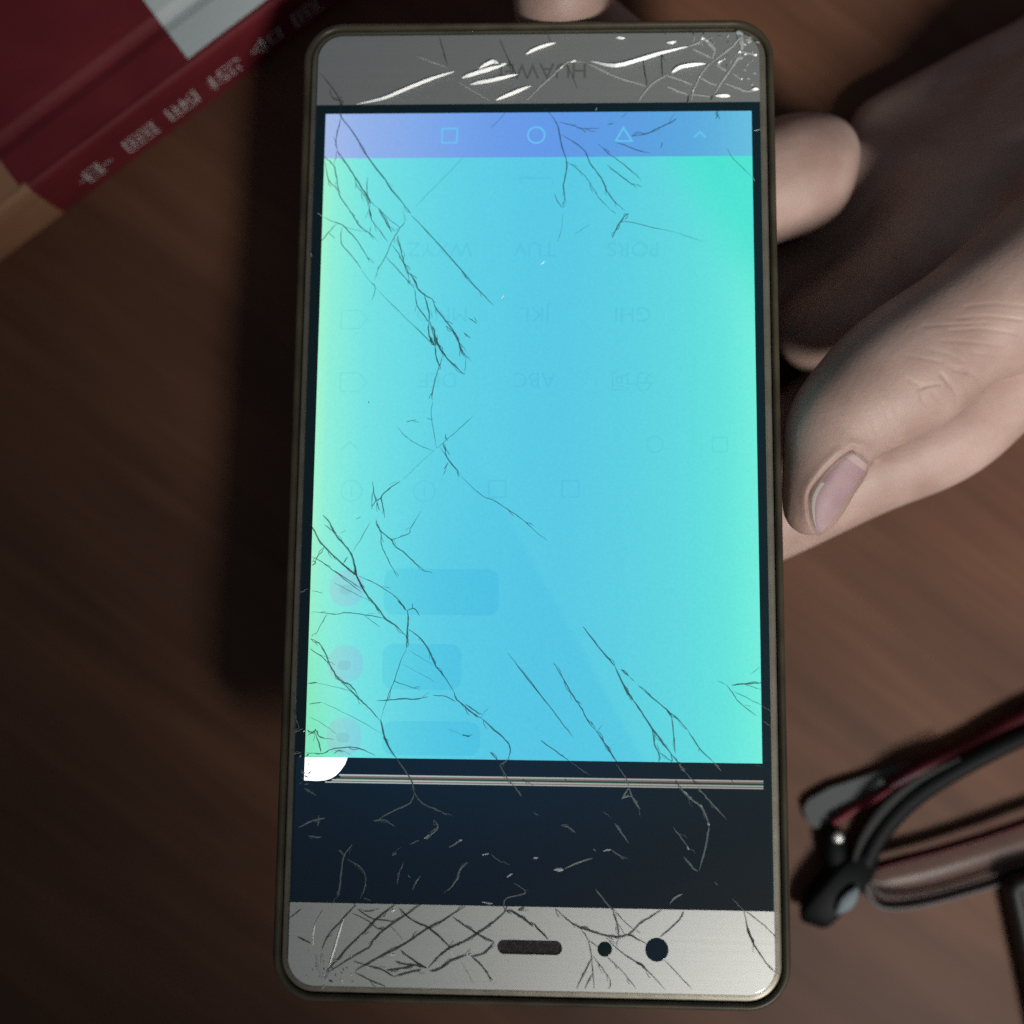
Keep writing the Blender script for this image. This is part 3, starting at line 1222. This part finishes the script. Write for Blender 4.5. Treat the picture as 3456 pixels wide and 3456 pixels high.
# ------------------------------------------------------------------ hand: one continuous skin from blended bones
m_skin = bpy.data.materials.new("skin")
m_skin.use_nodes = True
nt = m_skin.node_tree
pb = nt.nodes["Principled BSDF"]
tc = node(nt, "ShaderNodeTexCoord", -1200)
n1 = node(nt, "ShaderNodeTexNoise", -900, 200)
n1.inputs["Scale"].default_value = 90
n1.inputs["Detail"].default_value = 4
r1 = node(nt, "ShaderNodeValToRGB", -650, 200)
r1.color_ramp.elements[0].position = 0.35
r1.color_ramp.elements[0].color = (0.40, 0.262, 0.220, 1)
r1.color_ramp.elements[1].position = 0.66
r1.color_ramp.elements[1].color = (0.53, 0.378, 0.325, 1)
n2 = node(nt, "ShaderNodeTexNoise", -900, -100)
n2.inputs["Scale"].default_value = 1500
n2.inputs["Detail"].default_value = 5
v2 = node(nt, "ShaderNodeTexVoronoi", -900, -400, feature="DISTANCE_TO_EDGE")
v2.inputs["Scale"].default_value = 1100
ad = node(nt, "ShaderNodeMath", -600, -200, operation="ADD")
bp1 = node(nt, "ShaderNodeBump", -350, -200)
bp1.inputs["Strength"].default_value = 0.12
bp1.inputs["Distance"].default_value = 0.0002
for a, b in ((tc.outputs["Object"], n1.inputs["Vector"]), (tc.outputs["Object"], n2.inputs["Vector"]), (tc.outputs["Object"], v2.inputs["Vector"]),
             (n1.outputs[0], r1.inputs[0]), (r1.outputs[0], pb.inputs["Base Color"]), (n2.outputs[0], ad.inputs[0]), (v2.outputs[0], ad.inputs[1]),
             (ad.outputs[0], bp1.inputs["Height"]), (bp1.outputs[0], pb.inputs["Normal"])):
    nt.links.new(a, b)
pb.inputs["Roughness"].default_value = 0.52
pb.inputs["Specular IOR Level"].default_value = 0.35
pb.inputs["Subsurface Weight"].default_value = 0.18
pb.inputs["Subsurface Radius"].default_value = (1.0, 0.35, 0.2)
pb.inputs["Subsurface Scale"].default_value = 0.0035

# chains of (u, v, depth, radius mm)
HAND = [
    (6.0, [(2960, 430, 200, 4.5), (3050, 385, 200, 5), (3290, 265, 200, 5.5), (3510, 160, 200, 6), (3900, -10, 197, 10)]),      # outer edge of the palm
    (10.0, [(3010, 640, 196, 8.0), (3290, 520, 192, 9.5), (3560, 400, 188, 12), (4000, 250, 186, 18)]),                          # palm
    (9.0, [(3200, 760, 187, 9), (3450, 640, 181, 11), (3800, 520, 178, 16), (4150, 400, 180, 22), (4650, 200, 180, 27), (5300, -150, 175, 28)]),  # hollow and wrist
    (9.0, [(2760, 1120, 190, 7.0), (2880, 1050, 188, 8.0), (3150, 900, 184, 9.5)]),
    (9.0, [(2640, 960, 201, 6.0), (2850, 880, 199, 7.0), (3150, 780, 193, 9)]),                                                  # pads below the fingers
    (1.5, [(2300, 1850, 183, 8.2), (2572, 1722, 182, 8.7), (2917, 1552, 181.5, 9.0), (3165, 1432, 181, 9.7), (3350, 1255, 182, 10.4), (3640, 980, 184, 13), (4000, 700, 184, 18)]),  # index
    (2.0, [(2300, 1640, 191, 7.2), (2660, 1440, 199, 5.5), (3100, 1120, 195, 9.0), (3400, 950, 192, 11)]),                               # middle
    (1.5, [(2380, 700, 181, 8.3), (2560, 640, 182, 9.0), (2688, 592, 182.5, 9.1)]),                               # lit curled finger
    (3.0, [(2640, 560, 183.5, 6.5), (2770, 520, 184, 6.3)]),
    (1.5, [(2688, 592, 182.5, 9.0), (2720, 600, 189, 8.2), (2950, 640, 197, 7)]),
    (3.0, [(3050, 720, 196, 8), (2680, 600, 195, 6.6), (2300, 370, 190, 7.2), (1960, 110, 186, 7.2), (1898, 30, 179, 7.2), (1886, -14, 172.5, 6.7)]),  # long finger to the phone's end
    (1.2, [(2737, 1722, 161, 3.7), (2760, 1640, 161, 4.7), (2788, 1540, 161, 5.6), (2822, 1434, 161.5, 6.8), (2935, 1330, 162, 8.2), (3052, 1252, 162.5, 9.4), (3240, 1110, 163, 8.9),
           (3470, 1000, 164, 9.4)]),                                                                              # thumb
    (5.0, [(3400, 1020, 163.5, 9.0), (3560, 900, 165, 11), (3800, 760, 170, 15), (4150, 560, 178, 20)]),         # ball of the thumb
]
VX = 0.75
lo = np.array([-22.0, -12.0, -1.0])
hi = np.array([150.0, 108.0, 62.0])
dims = np.ceil((hi - lo) / VX).astype(int) + 1
ax = [lo[i] + VX * np.arange(dims[i]) for i in range(3)]
D = np.full(dims, 50.0, np.float32)


def smin(a, b, k):
    h = np.clip(k - np.abs(a - b), 0, None) / k
    return np.minimum(a, b) - h * h * k * 0.25


def chain_field(D, pts, k):
    w = [P(p[0], p[1], p[2]) * 1000 for p in pts]
    for i in range(len(pts) - 1):
        a, b = np.array(w[i]), np.array(w[i + 1])
        ra, rb = pts[i][3], pts[i + 1][3]
        pad = max(ra, rb) + 14
        mn, mxx = np.minimum(a, b) - pad, np.maximum(a, b) + pad
        i0 = np.clip(((mn - lo) / VX).astype(int), 0, dims)
        i1 = np.clip(((mxx - lo) / VX).astype(int) + 1, 0, dims)
        if np.any(i1 - i0 <= 0):
            continue
        X = ax[0][i0[0]:i1[0], None, None].astype(np.float32)
        Y = ax[1][None, i0[1]:i1[1], None].astype(np.float32)
        Z = ax[2][None, None, i0[2]:i1[2]].astype(np.float32)
        ab = b - a
        t = ((X - a[0]) * ab[0] + (Y - a[1]) * ab[1] + (Z - a[2]) * ab[2]) / max(ab.dot(ab), 1e-6)
        t = np.clip(t, 0, 1)
        d = np.sqrt((X - a[0] - t * ab[0]) ** 2 + (Y - a[1] - t * ab[1]) ** 2 + (Z - a[2] - t * ab[2]) ** 2) - (ra + (rb - ra) * t)
        sl = tuple(slice(i0[q], i1[q]) for q in range(3))
        D[sl] = smin(D[sl], d, k)


for k, pts in HAND:
    # smooth the chain itself before blending it into the hand
    Dc = np.full(dims, 50.0, np.float32)
    cs = catmull(pts, 5) if len(pts) > 2 else [np.array(p, float) for p in pts]
    chain_field(Dc, [tuple(c) for c in cs], 1.0)
    D = smin(D, Dc, k)
# flatten the underside against the table
Zg = ax[2][None, None, :].astype(np.float32)
D = -smin(-D, -(0.35 - Zg), 2.0)


def surface_nets(D):
    ins = D < 0
    c = np.zeros(np.array(D.shape) - 1, np.int8)
    for dx in (0, 1):
        for dy in (0, 1):
            for dz in (0, 1):
                c += ins[dx:D.shape[0] - 1 + dx, dy:D.shape[1] - 1 + dy, dz:D.shape[2] - 1 + dz]
    act = (c > 0) & (c < 8)
    idx = -np.ones(c.shape, np.int64)
    cells = np.argwhere(act)
    idx[act] = np.arange(len(cells))
    acc = np.zeros((len(cells), 3)); cnt = np.zeros(len(cells))
    cor = [(x, y, z) for x in (0, 1) for y in (0, 1) for z in (0, 1)]
    val = {q: D[cells[:, 0] + q[0], cells[:, 1] + q[1], cells[:, 2] + q[2]] for q in cor}
    for q in cor:
        for axn in range(3):
            if q[axn] == 0:
                r = list(q); r[axn] = 1; r = tuple(r)
                a, b = val[q], val[r]
                m = (a < 0) != (b < 0)
                t = np.where(m, a / np.where(m, a - b, 1), 0)
                p = np.array(q, float)[None] + np.eye(3)[axn][None] * t[:, None]
                acc[m] += p[m]; cnt[m] += 1
    V = (cells + acc / cnt[:, None]) * VX + lo
    quads = []
    for axn in range(3):
        o1, o2 = [(1, 2), (2, 0), (0, 1)][axn]
        sh = [slice(None)] * 3
        A = ins.take(range(0, D.shape[axn] - 1), axn)
        B = ins.take(range(1, D.shape[axn]), axn)
        e = np.argwhere(A != B)
        e = e[(e[:, o1] > 0) & (e[:, o2] > 0) & (e[:, o1] < D.shape[o1] - 1) & (e[:, o2] < D.shape[o2] - 1)]
        fl = A[e[:, 0], e[:, 1], e[:, 2]]
        def at(d1, d2):
            q = e.copy(); q[:, o1] -= d1; q[:, o2] -= d2
            return idx[q[:, 0], q[:, 1], q[:, 2]]
        Q = np.stack([at(1, 1), at(0, 1), at(0, 0), at(1, 0)], 1)
        Q[~fl] = Q[~fl][:, ::-1]
        quads.append(Q)
    return V, np.concatenate(quads)


HV, HQ = surface_nets(D)
# relax once or twice
for _ in range(2):
    acc = np.zeros_like(HV); cnt = np.zeros(len(HV))
    for a, b in ((0, 1), (1, 2), (2, 3), (3, 0)):
        np.add.at(acc, HQ[:, a], HV[HQ[:, b]]); np.add.at(cnt, HQ[:, a], 1)
        np.add.at(acc, HQ[:, b], HV[HQ[:, a]]); np.add.at(cnt, HQ[:, b], 1)
    HV = HV * 0.5 + 0.5 * acc / np.maximum(cnt, 1)[:, None]

# finer skin on the thumb, so that creases can be pressed into it
bmh0 = bmesh.new()
bv_ = [bmh0.verts.new(v) for v in HV]
for q in HQ:
    bmh0.faces.new([bv_[i] for i in q])
dep0 = H - HV[:, 2]
u0_, v0_ = 1728 + HV[:, 0] * F / dep0, 1728 - HV[:, 1] * F / dep0
isn = (dep0 < 176) & (u0_ > 2600) & (u0_ < 3520) & (v0_ > 850)
bmh0.verts.index_update()
ed_ = [e for e in bmh0.edges if isn[e.verts[0].index] and isn[e.verts[1].index]]
r_ = bmesh.ops.subdivide_edges(bmh0, edges=ed_, cuts=2, use_grid_fill=True)
nv_ = list({g for g in r_["geom_inner"] if isinstance(g, bmesh.types.BMVert)} | {v for e in ed_ if e.is_valid for v in e.verts})
for _ in range(6):
    bmesh.ops.smooth_vert(bmh0, verts=nv_, factor=0.5, use_axis_x=True, use_axis_y=True, use_axis_z=True)
bmesh.ops.triangulate(bmh0, faces=[f_ for f_ in bmh0.faces if len(f_.verts) > 4])
bmh0.verts.index_update()
HV = np.array([v.co[:] for v in bmh0.verts])
HQ = [tuple(v.index for v in f_.verts) for f_ in bmh0.faces]
bmh0.free()

# knuckle creases pressed into the thumb (measured along the skin as seen from above)
CREASE = [(0.55, 6, [(3176, 1262), (3200, 1292), (3225, 1325), (3228, 1362)]), (0.35, 5, [(3100, 1312), (3140, 1300), (3172, 1296)]),
          (0.35, 5, [(3110, 1312), (3114, 1350), (3140, 1380)]), (0.35, 5, [(3222, 1250), (3280, 1262), (3306, 1290), (3312, 1320)]),
          (0.25, 5, [(3065, 1278), (3090, 1295), (3120, 1300)]), (0.28, 5, [(3150, 1326), (3165, 1350), (3190, 1374)]), (0.22, 5, [(3205, 1240), (3240, 1242), (3275, 1250)]),
          (0.25, 5, [(3250, 1290), (3268, 1320), (3270, 1355)]), (0.22, 5, [(3140, 1395), (3165, 1400), (3200, 1392)]),
          (0.20, 5, [(3180, 1150), (3280, 1155), (3400, 1170)]), (0.20, 5, [(3210, 1115), (3320, 1110), (3440, 1130)]), (0.20, 5, [(3230, 1075), (3340, 1068), (3450, 1080)]),
          (0.18, 5, [(3260, 1035), (3360, 1025), (3456, 1035)]), (0.20, 5, [(3280, 1190), (3350, 1200), (3420, 1215)]), (0.18, 5, [(3010, 1340), (3030, 1400), (3060, 1450)]),
          (0.16, 5, [(2985, 1365), (3000, 1420), (3025, 1470)]), (0.16, 5, [(3140, 1180), (3200, 1195), (3260, 1225)]), (0.16, 5, [(3060, 1200), (3120, 1210), (3180, 1222)]),
          (0.16, 5, [(2940, 1400), (2955, 1450), (2975, 1500)]), (0.14, 5, [(3120, 1100), (3220, 1095), (3330, 1090)]), (0.14, 5, [(3330, 1240), (3380, 1250), (3430, 1270)]),
          (0.40, 7, [(2752, 1800), (2731, 1735), (2732, 1662), (2780, 1593), (2836, 1539), (2876, 1516)]), (0.45, 7, [(2876, 1516), (2910, 1530), (2934, 1558)]),
          (-0.22, 14, [(2716, 1735), (2716, 1655), (2768, 1580), (2828, 1524)]), (-0.22, 14, [(2878, 1496), (2925, 1512), (2952, 1545)])]
depth = H - HV[:, 2]
UV = np.stack([1728 + HV[:, 0] * F / depth, 1728 - HV[:, 1] * F / depth], 1)
near = (HV[:, 2] > H - 173) & (UV[:, 0] > 2640) & (UV[:, 1] > 850)
disp_ = np.zeros(len(HV))
for amp, wd, pl in CREASE:
    cs = np.array(catmull(pl, 5))
    dmin = np.full(near.sum(), 1e9)
    for i in range(len(cs) - 1):
        a, b = cs[i], cs[i + 1]
        t = np.clip(((UV[near] - a) @ (b - a)) / ((b - a) @ (b - a)), 0, 1)
        dmin = np.minimum(dmin, np.linalg.norm(UV[near] - a - t[:, None] * (b - a), axis=1))
    disp_[near] -= (amp * (0.42 if wd == 5 or wd == 6 else 0.75)) * np.exp(-(dmin / wd) ** 2)
HV[:, 2] += disp_
hand = mk("hand", HV * MM, HQ, m_skin, None, True)
tag(hand, "bare hand coming from the right, thumb pressed on the phone's edge and fingers under it", "hand")

# thumbnail: a thin curved plate laid on the thumb
bvh = BVHTree.FromPolygons([Vector(v) for v in HV * MM], HQ)
m_nail = vary(mat("nail", (0.62, 0.36, 0.34, 1), 0.55, spec=0.3, Subsurface_Weight=0.1), (0.47, 0.29, 0.30, 1), (0.55, 0.37, 0.375, 1), 160)
m_moon = mat("nail_half_moon", (0.56, 0.42, 0.40, 1), 0.5, spec=0.3)
m_tip = mat("nail_edge", (0.72, 0.64, 0.58, 1), 0.3)
camo = Vector((0, 0, H * MM))
NA = [(2760, 1806), (2737, 1735), (2738, 1665), (2785, 1598), (2840, 1545), (2877, 1524)]      # free edge / left side up to the root
NB = [(2772, 1803), (2814, 1757), (2858, 1702), (2894, 1652), (2924, 1604), (2931, 1568)]      # right side
ra, rb = catmull(NA, 5), catmull(NB, 5)
NV, NF, NI = [], [], []
NW = 12
for i in range(len(ra)):
    for j in range(NW + 1):
        t = j / NW
        uv = ra[i] * (1 - t) + rb[i] * t
        dr = (P(uv[0], uv[1], 160) - camo).normalized()
        hit = bvh.ray_cast(camo, dr)
        if hit[0] is None or (hit[0] - camo).length > 0.19:
            p = P(uv[0], uv[1], 163.5)
            nrm = Vector((0.6, -0.5, 0.5)).normalized()
        else:
            p, nrm = hit[0], hit[1]
        e = min(j, NW - j) / (NW / 2)
        NV.append((p, nrm, -0.06 + 0.26 * min(1, e * 2.2)))
top = [p - (p - camo).normalized() * h_ * MM for p, n_, h_ in NV]
R_ = len(ra)
for i in range(R_ - 1):
    for j in range(NW):
        a = i * (NW + 1) + j
        NF.append((a, a + NW + 1, a + NW + 2, a + 1))
        NI.append(1 if j < 2 and i < R_ * 0.5 else (2 if i > R_ * 0.80 else 0))
nail = mk("thumbnail", top, NF, None, hand, True, mats=[m_nail, m_tip, m_moon], midx=NI)
if nail.data.polygons[len(NF) // 2].normal.dot(camo - top[len(top) // 2]) < 0:
    nail.data.flip_normals()
so = nail.modifiers.new("thickness", "SOLIDIFY")
so.thickness = 0.0004
so.offset = -1

# ------------------------------------------------------------------ book (red hardcover) top left
A0 = P(215, 720, H)
B0 = P(1090, 60, H)
e1 = (B0 - A0).normalized()
e2 = Vector((-e1.y, e1.x, 0))
ez = Vector((0, 0, 1))
BT = 14.6
m_red = vary(mat("red_cloth_cover", (0.2, 0.02, 0.03, 1), 0.5, spec=0.25), (0.185, 0.021, 0.029, 1), (0.235, 0.029, 0.038, 1), 70, bump=0.15, bscale=900)
m_tan = vary(mat("tan_print", (0.33, 0.17, 0.08, 1), 0.5, spec=0.25), (0.40, 0.20, 0.11, 1), (0.50, 0.26, 0.15, 1), 60, bump=0.15, bscale=900)
m_pale = vary(mat("pale_grey_print", (0.5, 0.55, 0.54, 1), 0.5, spec=0.25), (0.66, 0.74, 0.74, 1), (0.74, 0.81, 0.80, 1), 50, bump=0.15, bscale=900)
m_page = mat("paper", (0.62, 0.58, 0.48, 1), 0.8)
book = bpy.data.objects.new("hardcover_book", None)
COL.objects.link(book)
book.location = A0
book.empty_display_size = 0.02
tag(book, "red hardcover book with white spine characters, pale and tan printed blocks, lying top left", "book")
tan_e = (P(227, 718, H) - A0).dot(e1) * 1000 - 0.4
wht_e = (P(648, 217, H - BT) - A0).dot(e1) * 1000
E0, E1 = -70.0, 185.0


def bookpt(s, a, z):
    return (e1 * s + e2 * a + ez * z) * MM


def sweep(name, prof, cuts, mats, kinds):
    """prof: [(a, z)]; cuts along the spine; kinds[i] material of the i-th stretch"""
    V, Fc, mi = [], [], []
    n = len(prof)
    for s in cuts:
        for a, z in prof:
            V.append(bookpt(s, a, z))
    for i in range(len(cuts) - 1):
        for k in range(n):
            j = (k + 1) % n
            Fc.append((i * n + k, i * n + j, (i + 1) * n + j, (i + 1) * n + k))
            mi.append(kinds[i])
    Fc.append(tuple(range(n))); mi.append(kinds[0])
    Fc.append(tuple(reversed(range((len(cuts) - 1) * n, len(cuts) * n)))); mi.append(kinds[-1])
    return mk(name, V, Fc, None, book, False, mats=mats, midx=mi)


spine_prof = [(0.0, 0.15), (-0.3, 3), (-0.4, 7.5), (-0.3, 12), (0.0, 13.9), (0.35, 14.5), (0.9, 14.75), (1.6, 14.65),
              (1.6, 12.4), (1.5, 11.8), (1.3, 7), (1.5, 2.2), (1.6, 0.15)]
board_prof = [(1.65, 14.65), (4.5, 14.5), (7.3, 14.3), (8.6, 13.8), (9.4, 13.55), (10.2, 13.8), (11.4, 14.4), (13.5, 14.6), (20, 14.7), (135, 14.7),
              (135, 12.3), (13, 12.3), (9.4, 11.3), (6.5, 12.0), (1.65, 12.2)]
spine = sweep("spine", spine_prof, [E0, tan_e, E1], [m_red, m_tan], [1, 0])
board = sweep("front_cover", board_prof, [E0, tan_e - 1.2, wht_e, wht_e + 58, E1], [m_red, m_tan, m_pale], [1, 0, 2, 0])
sweep("back_cover", [(1.65, 0.15), (135, 0.15), (135, 2.3), (1.65, 2.3)], [E0, E1], [m_red], [0])
sweep("page_block", [(4, 2.35), (131, 2.35), (131, 11.2), (4, 11.2)], [E0 + 3, E1 - 3], [m_page], [0])
m_chr = mat("white_foil_print", (0.86, 0.83, 0.83, 1), 0.5)
NRM = -e2
for ch, u, v in (("中", 328, 563), ("国", 480, 453), ("医", 626, 352), ("药", 769, 244), ("合", 915, 143), ("同", 1058, 45)):
    s = (P(u, v, H - 6.6) - A0).dot(e1) * 1000
    me = text_mesh(ch, 6.8 * MM, -0.013)
    me.transform(Matrix.Diagonal((0.86, 1.16, 1, 1)))
    upv, rt = -e1, ez
    M3 = Matrix((rt, upv, NRM)).transposed()
    c0 = (e1 * s + ez * 6.6) * MM + NRM * 0.46 * MM
    me.transform(Matrix.Translation(c0) @ M3.to_4x4())
    me.materials.clear(); me.materials.append(m_chr)
    o = bpy.data.objects.new("spine_character", me)
    COL.objects.link(o)
    o.parent = spine

# ------------------------------------------------------------------ folded glasses on the table, lower right
m_frame = mat("black_acetate", (0.005, 0.006, 0.007, 1), 0.5, spec=0.12)
m_fred = mat("dark_red_acetate", (0.07, 0.008, 0.014, 1), 0.45, spec=0.25)
m_redb = mat("bright_red_inner_face", (0.16, 0.010, 0.024, 1), 0.5)
m_clear = mat("smoky_clear_rim", (0.15, 0.145, 0.15, 1), 0.45, spec=0.3)
m_steel = mat("steel", (0.6, 0.6, 0.58, 1), 0.45, 0.9)
m_lensg = bpy.data.materials.new("spectacle_lens")
m_lensg.use_nodes = True
nt = m_lensg.node_tree
for n_ in list(nt.nodes):
    nt.nodes.remove(n_)
out = node(nt, "ShaderNodeOutputMaterial", 400)
tr = node(nt, "ShaderNodeBsdfTransparent", 0, 100)
tr.inputs[0].default_value = (0.90, 0.90, 0.92, 1)
gl = node(nt, "ShaderNodeBsdfGlossy", 0, -100)
gl.inputs["Roughness"].default_value = 0.25
fr = node(nt, "ShaderNodeFresnel", 0, 300)
fr.inputs[0].default_value = 1.25
mxs = node(nt, "ShaderNodeMixShader", 200)
front_only(nt, fr, mxs); nt.links.new(tr.outputs[0], mxs.inputs[1]); nt.links.new(gl.outputs[0], mxs.inputs[2])
nt.links.new(mxs.outputs[0], out.inputs[0])

gls = bpy.data.objects.new("eyeglasses", None)
COL.objects.link(gls)
gls.empty_display_size = 0.02
tag(gls, "folded black and dark red eyeglasses lying on the table at lower right", "glasses")
# front: brow bar and lens of the near side
fb = tube("front_frame", [(2905, 2945, 190, 1.0, 2.2), (2990, 2915, 190, 0.85, 2.0), (3150, 2873, 190, 0.8, 1.8), (3320, 2822, 189, 0.8, 1.8), (3520, 2755, 188, 0.85, 1.8),
                          (3760, 2690, 187, 0.9, 1.8), (3960, 2700, 188, 1.0, 1.8)], m_fred, gls)
tube("lower_rim", [(2925, 2955, 191, 0.6, 0.7), (2930, 3010, 197, 0.55, 0.8), (2955, 3050, 200, 0.55, 0.8), (3010, 3066, 202, 0.55, 0.8), (3120, 3052, 203, 0.5, 0.8), (3300, 3005, 203, 0.5, 0.8),
                   (3480, 2945, 202, 0.5, 0.8), (3700, 2840, 197, 0.5, 0.8), (3770, 2700, 188, 0.5, 0.8)], m_clear, gls)
tube("lens_edge", [(2945, 2965, 191.5, 0.45, 0.6), (2960, 3005, 196, 0.5, 0.9), (3005, 3026, 199, 0.5, 1.0), (3120, 3018, 200, 0.5, 1.0), (3300, 2968, 200, 0.45, 0.9), (3480, 2905, 199, 0.4, 0.8)], m_clear, gls, slim=0.5)
LV, LF = [], []
topl = [(2935, 2950, 190.5), (3000, 2925, 190.5), (3150, 2885, 190.5), (3320, 2835, 189.5), (3520, 2768, 188.5), (3740, 2705, 188)]
botl = [(2932, 3000, 196), (3000, 3060, 201.5), (3130, 3050, 202.5), (3310, 3000, 202.5), (3490, 2940, 201.5), (3700, 2835, 196.5)]
tl, bl = catmull(topl, 5), catmull(botl, 5)
for i in range(len(tl)):
    for j in range(9):
        t = j / 8
        q = tl[i] * (1 - t) + bl[i] * t
        LV.append(P(q[0], q[1], H - max(0.9, (H - q[2]) * 0.2) - 1.2 * math.sin(math.pi * t)))
for i in range(len(tl) - 1):
    for j in range(8):
        a = i * 9 + j
        LF.append((a, a + 1, a + 10, a + 9))
ln = mk("lens", LV, LF, m_lensg, gls, True)
so = ln.modifiers.new("thickness", "SOLIDIFY"); so.thickness = 0.0016
m_glint = mat("painted_glint", (0.20, 0.25, 0.28, 1), 0.6)  # pale colour standing in for the white reflection on the end piece
# end piece and hinge
ep = tube("end_piece", [(2738, 3096, 195, 2.6, 2.2), (2752, 3078, 194, 3.7, 2.8), (2800, 3022, 193, 4.0, 3.2), (2860, 2955, 191, 4.0, 3.2), (2915, 2905, 190, 3.0, 2.6), (2950, 2880, 190, 1.6, 2.0)], m_frame, gls, power=6.0, n=20)
tube("end_piece_glint", [(2826, 3082, 198.6, 0.4, 0.4), (2852, 3054, 198.2, 1.5, 0.5), (2876, 3024, 198.1, 1.4, 0.5), (2892, 2998, 198.2, 0.5, 0.4)], m_glint, gls, raw=True)
tube("hinge", [(2812, 2795, 191, 1.7, 1.8), (2816, 2850, 190, 2.6, 2.2), (2826, 2900, 190, 3.0, 2.4), (2862, 2950, 190.5, 3.2, 2.6)], m_frame, gls, power=2.6)
sv = P(2829, 2826, 200.3)
bmh = bmesh.new()
bmesh.ops.create_uvsphere(bmh, u_segments=20, v_segments=10, radius=1.1 * MM, matrix=Matrix.Translation(sv) @ Matrix.Diagonal((1, 1, 0.5, 1)))
mes = bpy.data.meshes.new("hinge_screw"); bmh.to_mesh(mes); bmh.free()
mes.materials.append(m_steel)
for p_ in mes.polygons:
    p_.use_smooth = True
scw = bpy.data.objects.new("hinge_screw", mes); COL.objects.link(scw); scw.parent = gls
# near temple arm: black outside face and grey upper face
tube("temple_arm", [(2905, 2930, 190, 2.2, 2.6), (2960, 2820, 188, 2.3, 2.6), (3040, 2722, 187, 2.4, 2.6), (3140, 2645, 186.5, 2.3, 2.5), (3290, 2560, 186, 2.2, 2.4), (3460, 2478, 186, 2.1, 2.4),
                    (3700, 2380, 187, 2.1, 2.4), (4100, 2250, 190, 2.2, 2.6), (4500, 2200, 197, 2.4, 3.0)], m_frame, gls, power=2.8)
tube("arm_inlay", [(2880, 2905, 199.3, 0.6, 0.5), (2922, 2812, 199.0, 1.0, 0.5), (2998, 2714, 198.9, 1.1, 0.5), (3100, 2632, 198.9, 0.8, 0.4), (3240, 2560, 199.1, 0.3, 0.3)],
     mat("grey_acetate", (0.04, 0.041, 0.042, 1), 0.6, spec=0.15), gls, raw=True)
# far temple arm folded underneath, dark red, with its bright inner face
tube("temple_arm", [(2990, 2650, 196, 1.2, 2.0), (3110, 2590, 195, 1.6, 2.2), (3260, 2530, 194, 1.8, 2.2), (3460, 2420, 194, 1.9, 2.2), (3800, 2270, 196, 1.9, 2.2), (4300, 2120, 200, 2.0, 2.6)], m_fred, gls, power=2.6)
tube("inner_face", [(2806, 2776, 192, 0.9, 1.5), (2860, 2742, 193, 1.0, 1.5), (2930, 2704, 194, 0.9, 1.5), (3010, 2654, 195, 0.6, 1.5)], m_redb, gls)
# far lens lying flat, seen as a grey wedge
wl = [(2712, 2728, 203), (2730, 2700, 203), (2800, 2660, 203), (2900, 2628, 203), (3010, 2590, 203), (3080, 2575, 203), (3000, 2665, 201), (2930, 2700, 200), (2860, 2742, 199), (2800, 2782, 199), (2750, 2796, 202), (2722, 2770, 203)]
wt = [P(q[0], q[1], 203.2) for q in wl]
wb = [p - Vector((0, 0, 0.0016)) for p in wt]
nW = len(wt)
mk("far_lens", wt + wb, [tuple(reversed(range(nW))), tuple(range(nW, 2 * nW))] + [(i, (i + 1) % nW, nW + (i + 1) % nW, nW + i) for i in range(nW)],
   mat("smoky_lens", (0.085, 0.092, 0.098, 1), 0.5, spec=0.2), gls)

# ------------------------------------------------------------------ black edged thing cut by the right border
m_cover = vary(mat("black_cover", (0.012, 0.012, 0.012, 1), 0.5), (0.010, 0.010, 0.011, 1), (0.016, 0.016, 0.016, 1), 200)
m_face = vary(mat("grey_green_face", (0.10, 0.13, 0.12, 1), 0.5), (0.085, 0.11, 0.10, 1), (0.115, 0.145, 0.135, 1), 120)
tabl = bpy.data.objects.new("notebook", None)
COL.objects.link(tabl)
tabl.empty_display_size = 0.02
q0 = P(3400, 2975, 200)
tabl.location = (q0.x, q0.y, 0)
tabl.rotation_euler = (0, 0, math.radians(12))
tag(tabl, "black edged notebook with grey green face, cut off by the right border beside the glasses", "notebook")
stack("cover", (0, 90, -70, 0), 2.5, [(-0.8, 0.1), (0, 0.8), (0, 4.5), (-0.5, 5.2), (-2.2, 5.4), (-2.3, 5.2)], m_cover, tabl)
stack("face", (2.6, 87.4, -67.4, -2.6), 1.0, [(0, 4.0), (0, 5.15), (-0.4, 5.35)], m_face, tabl)
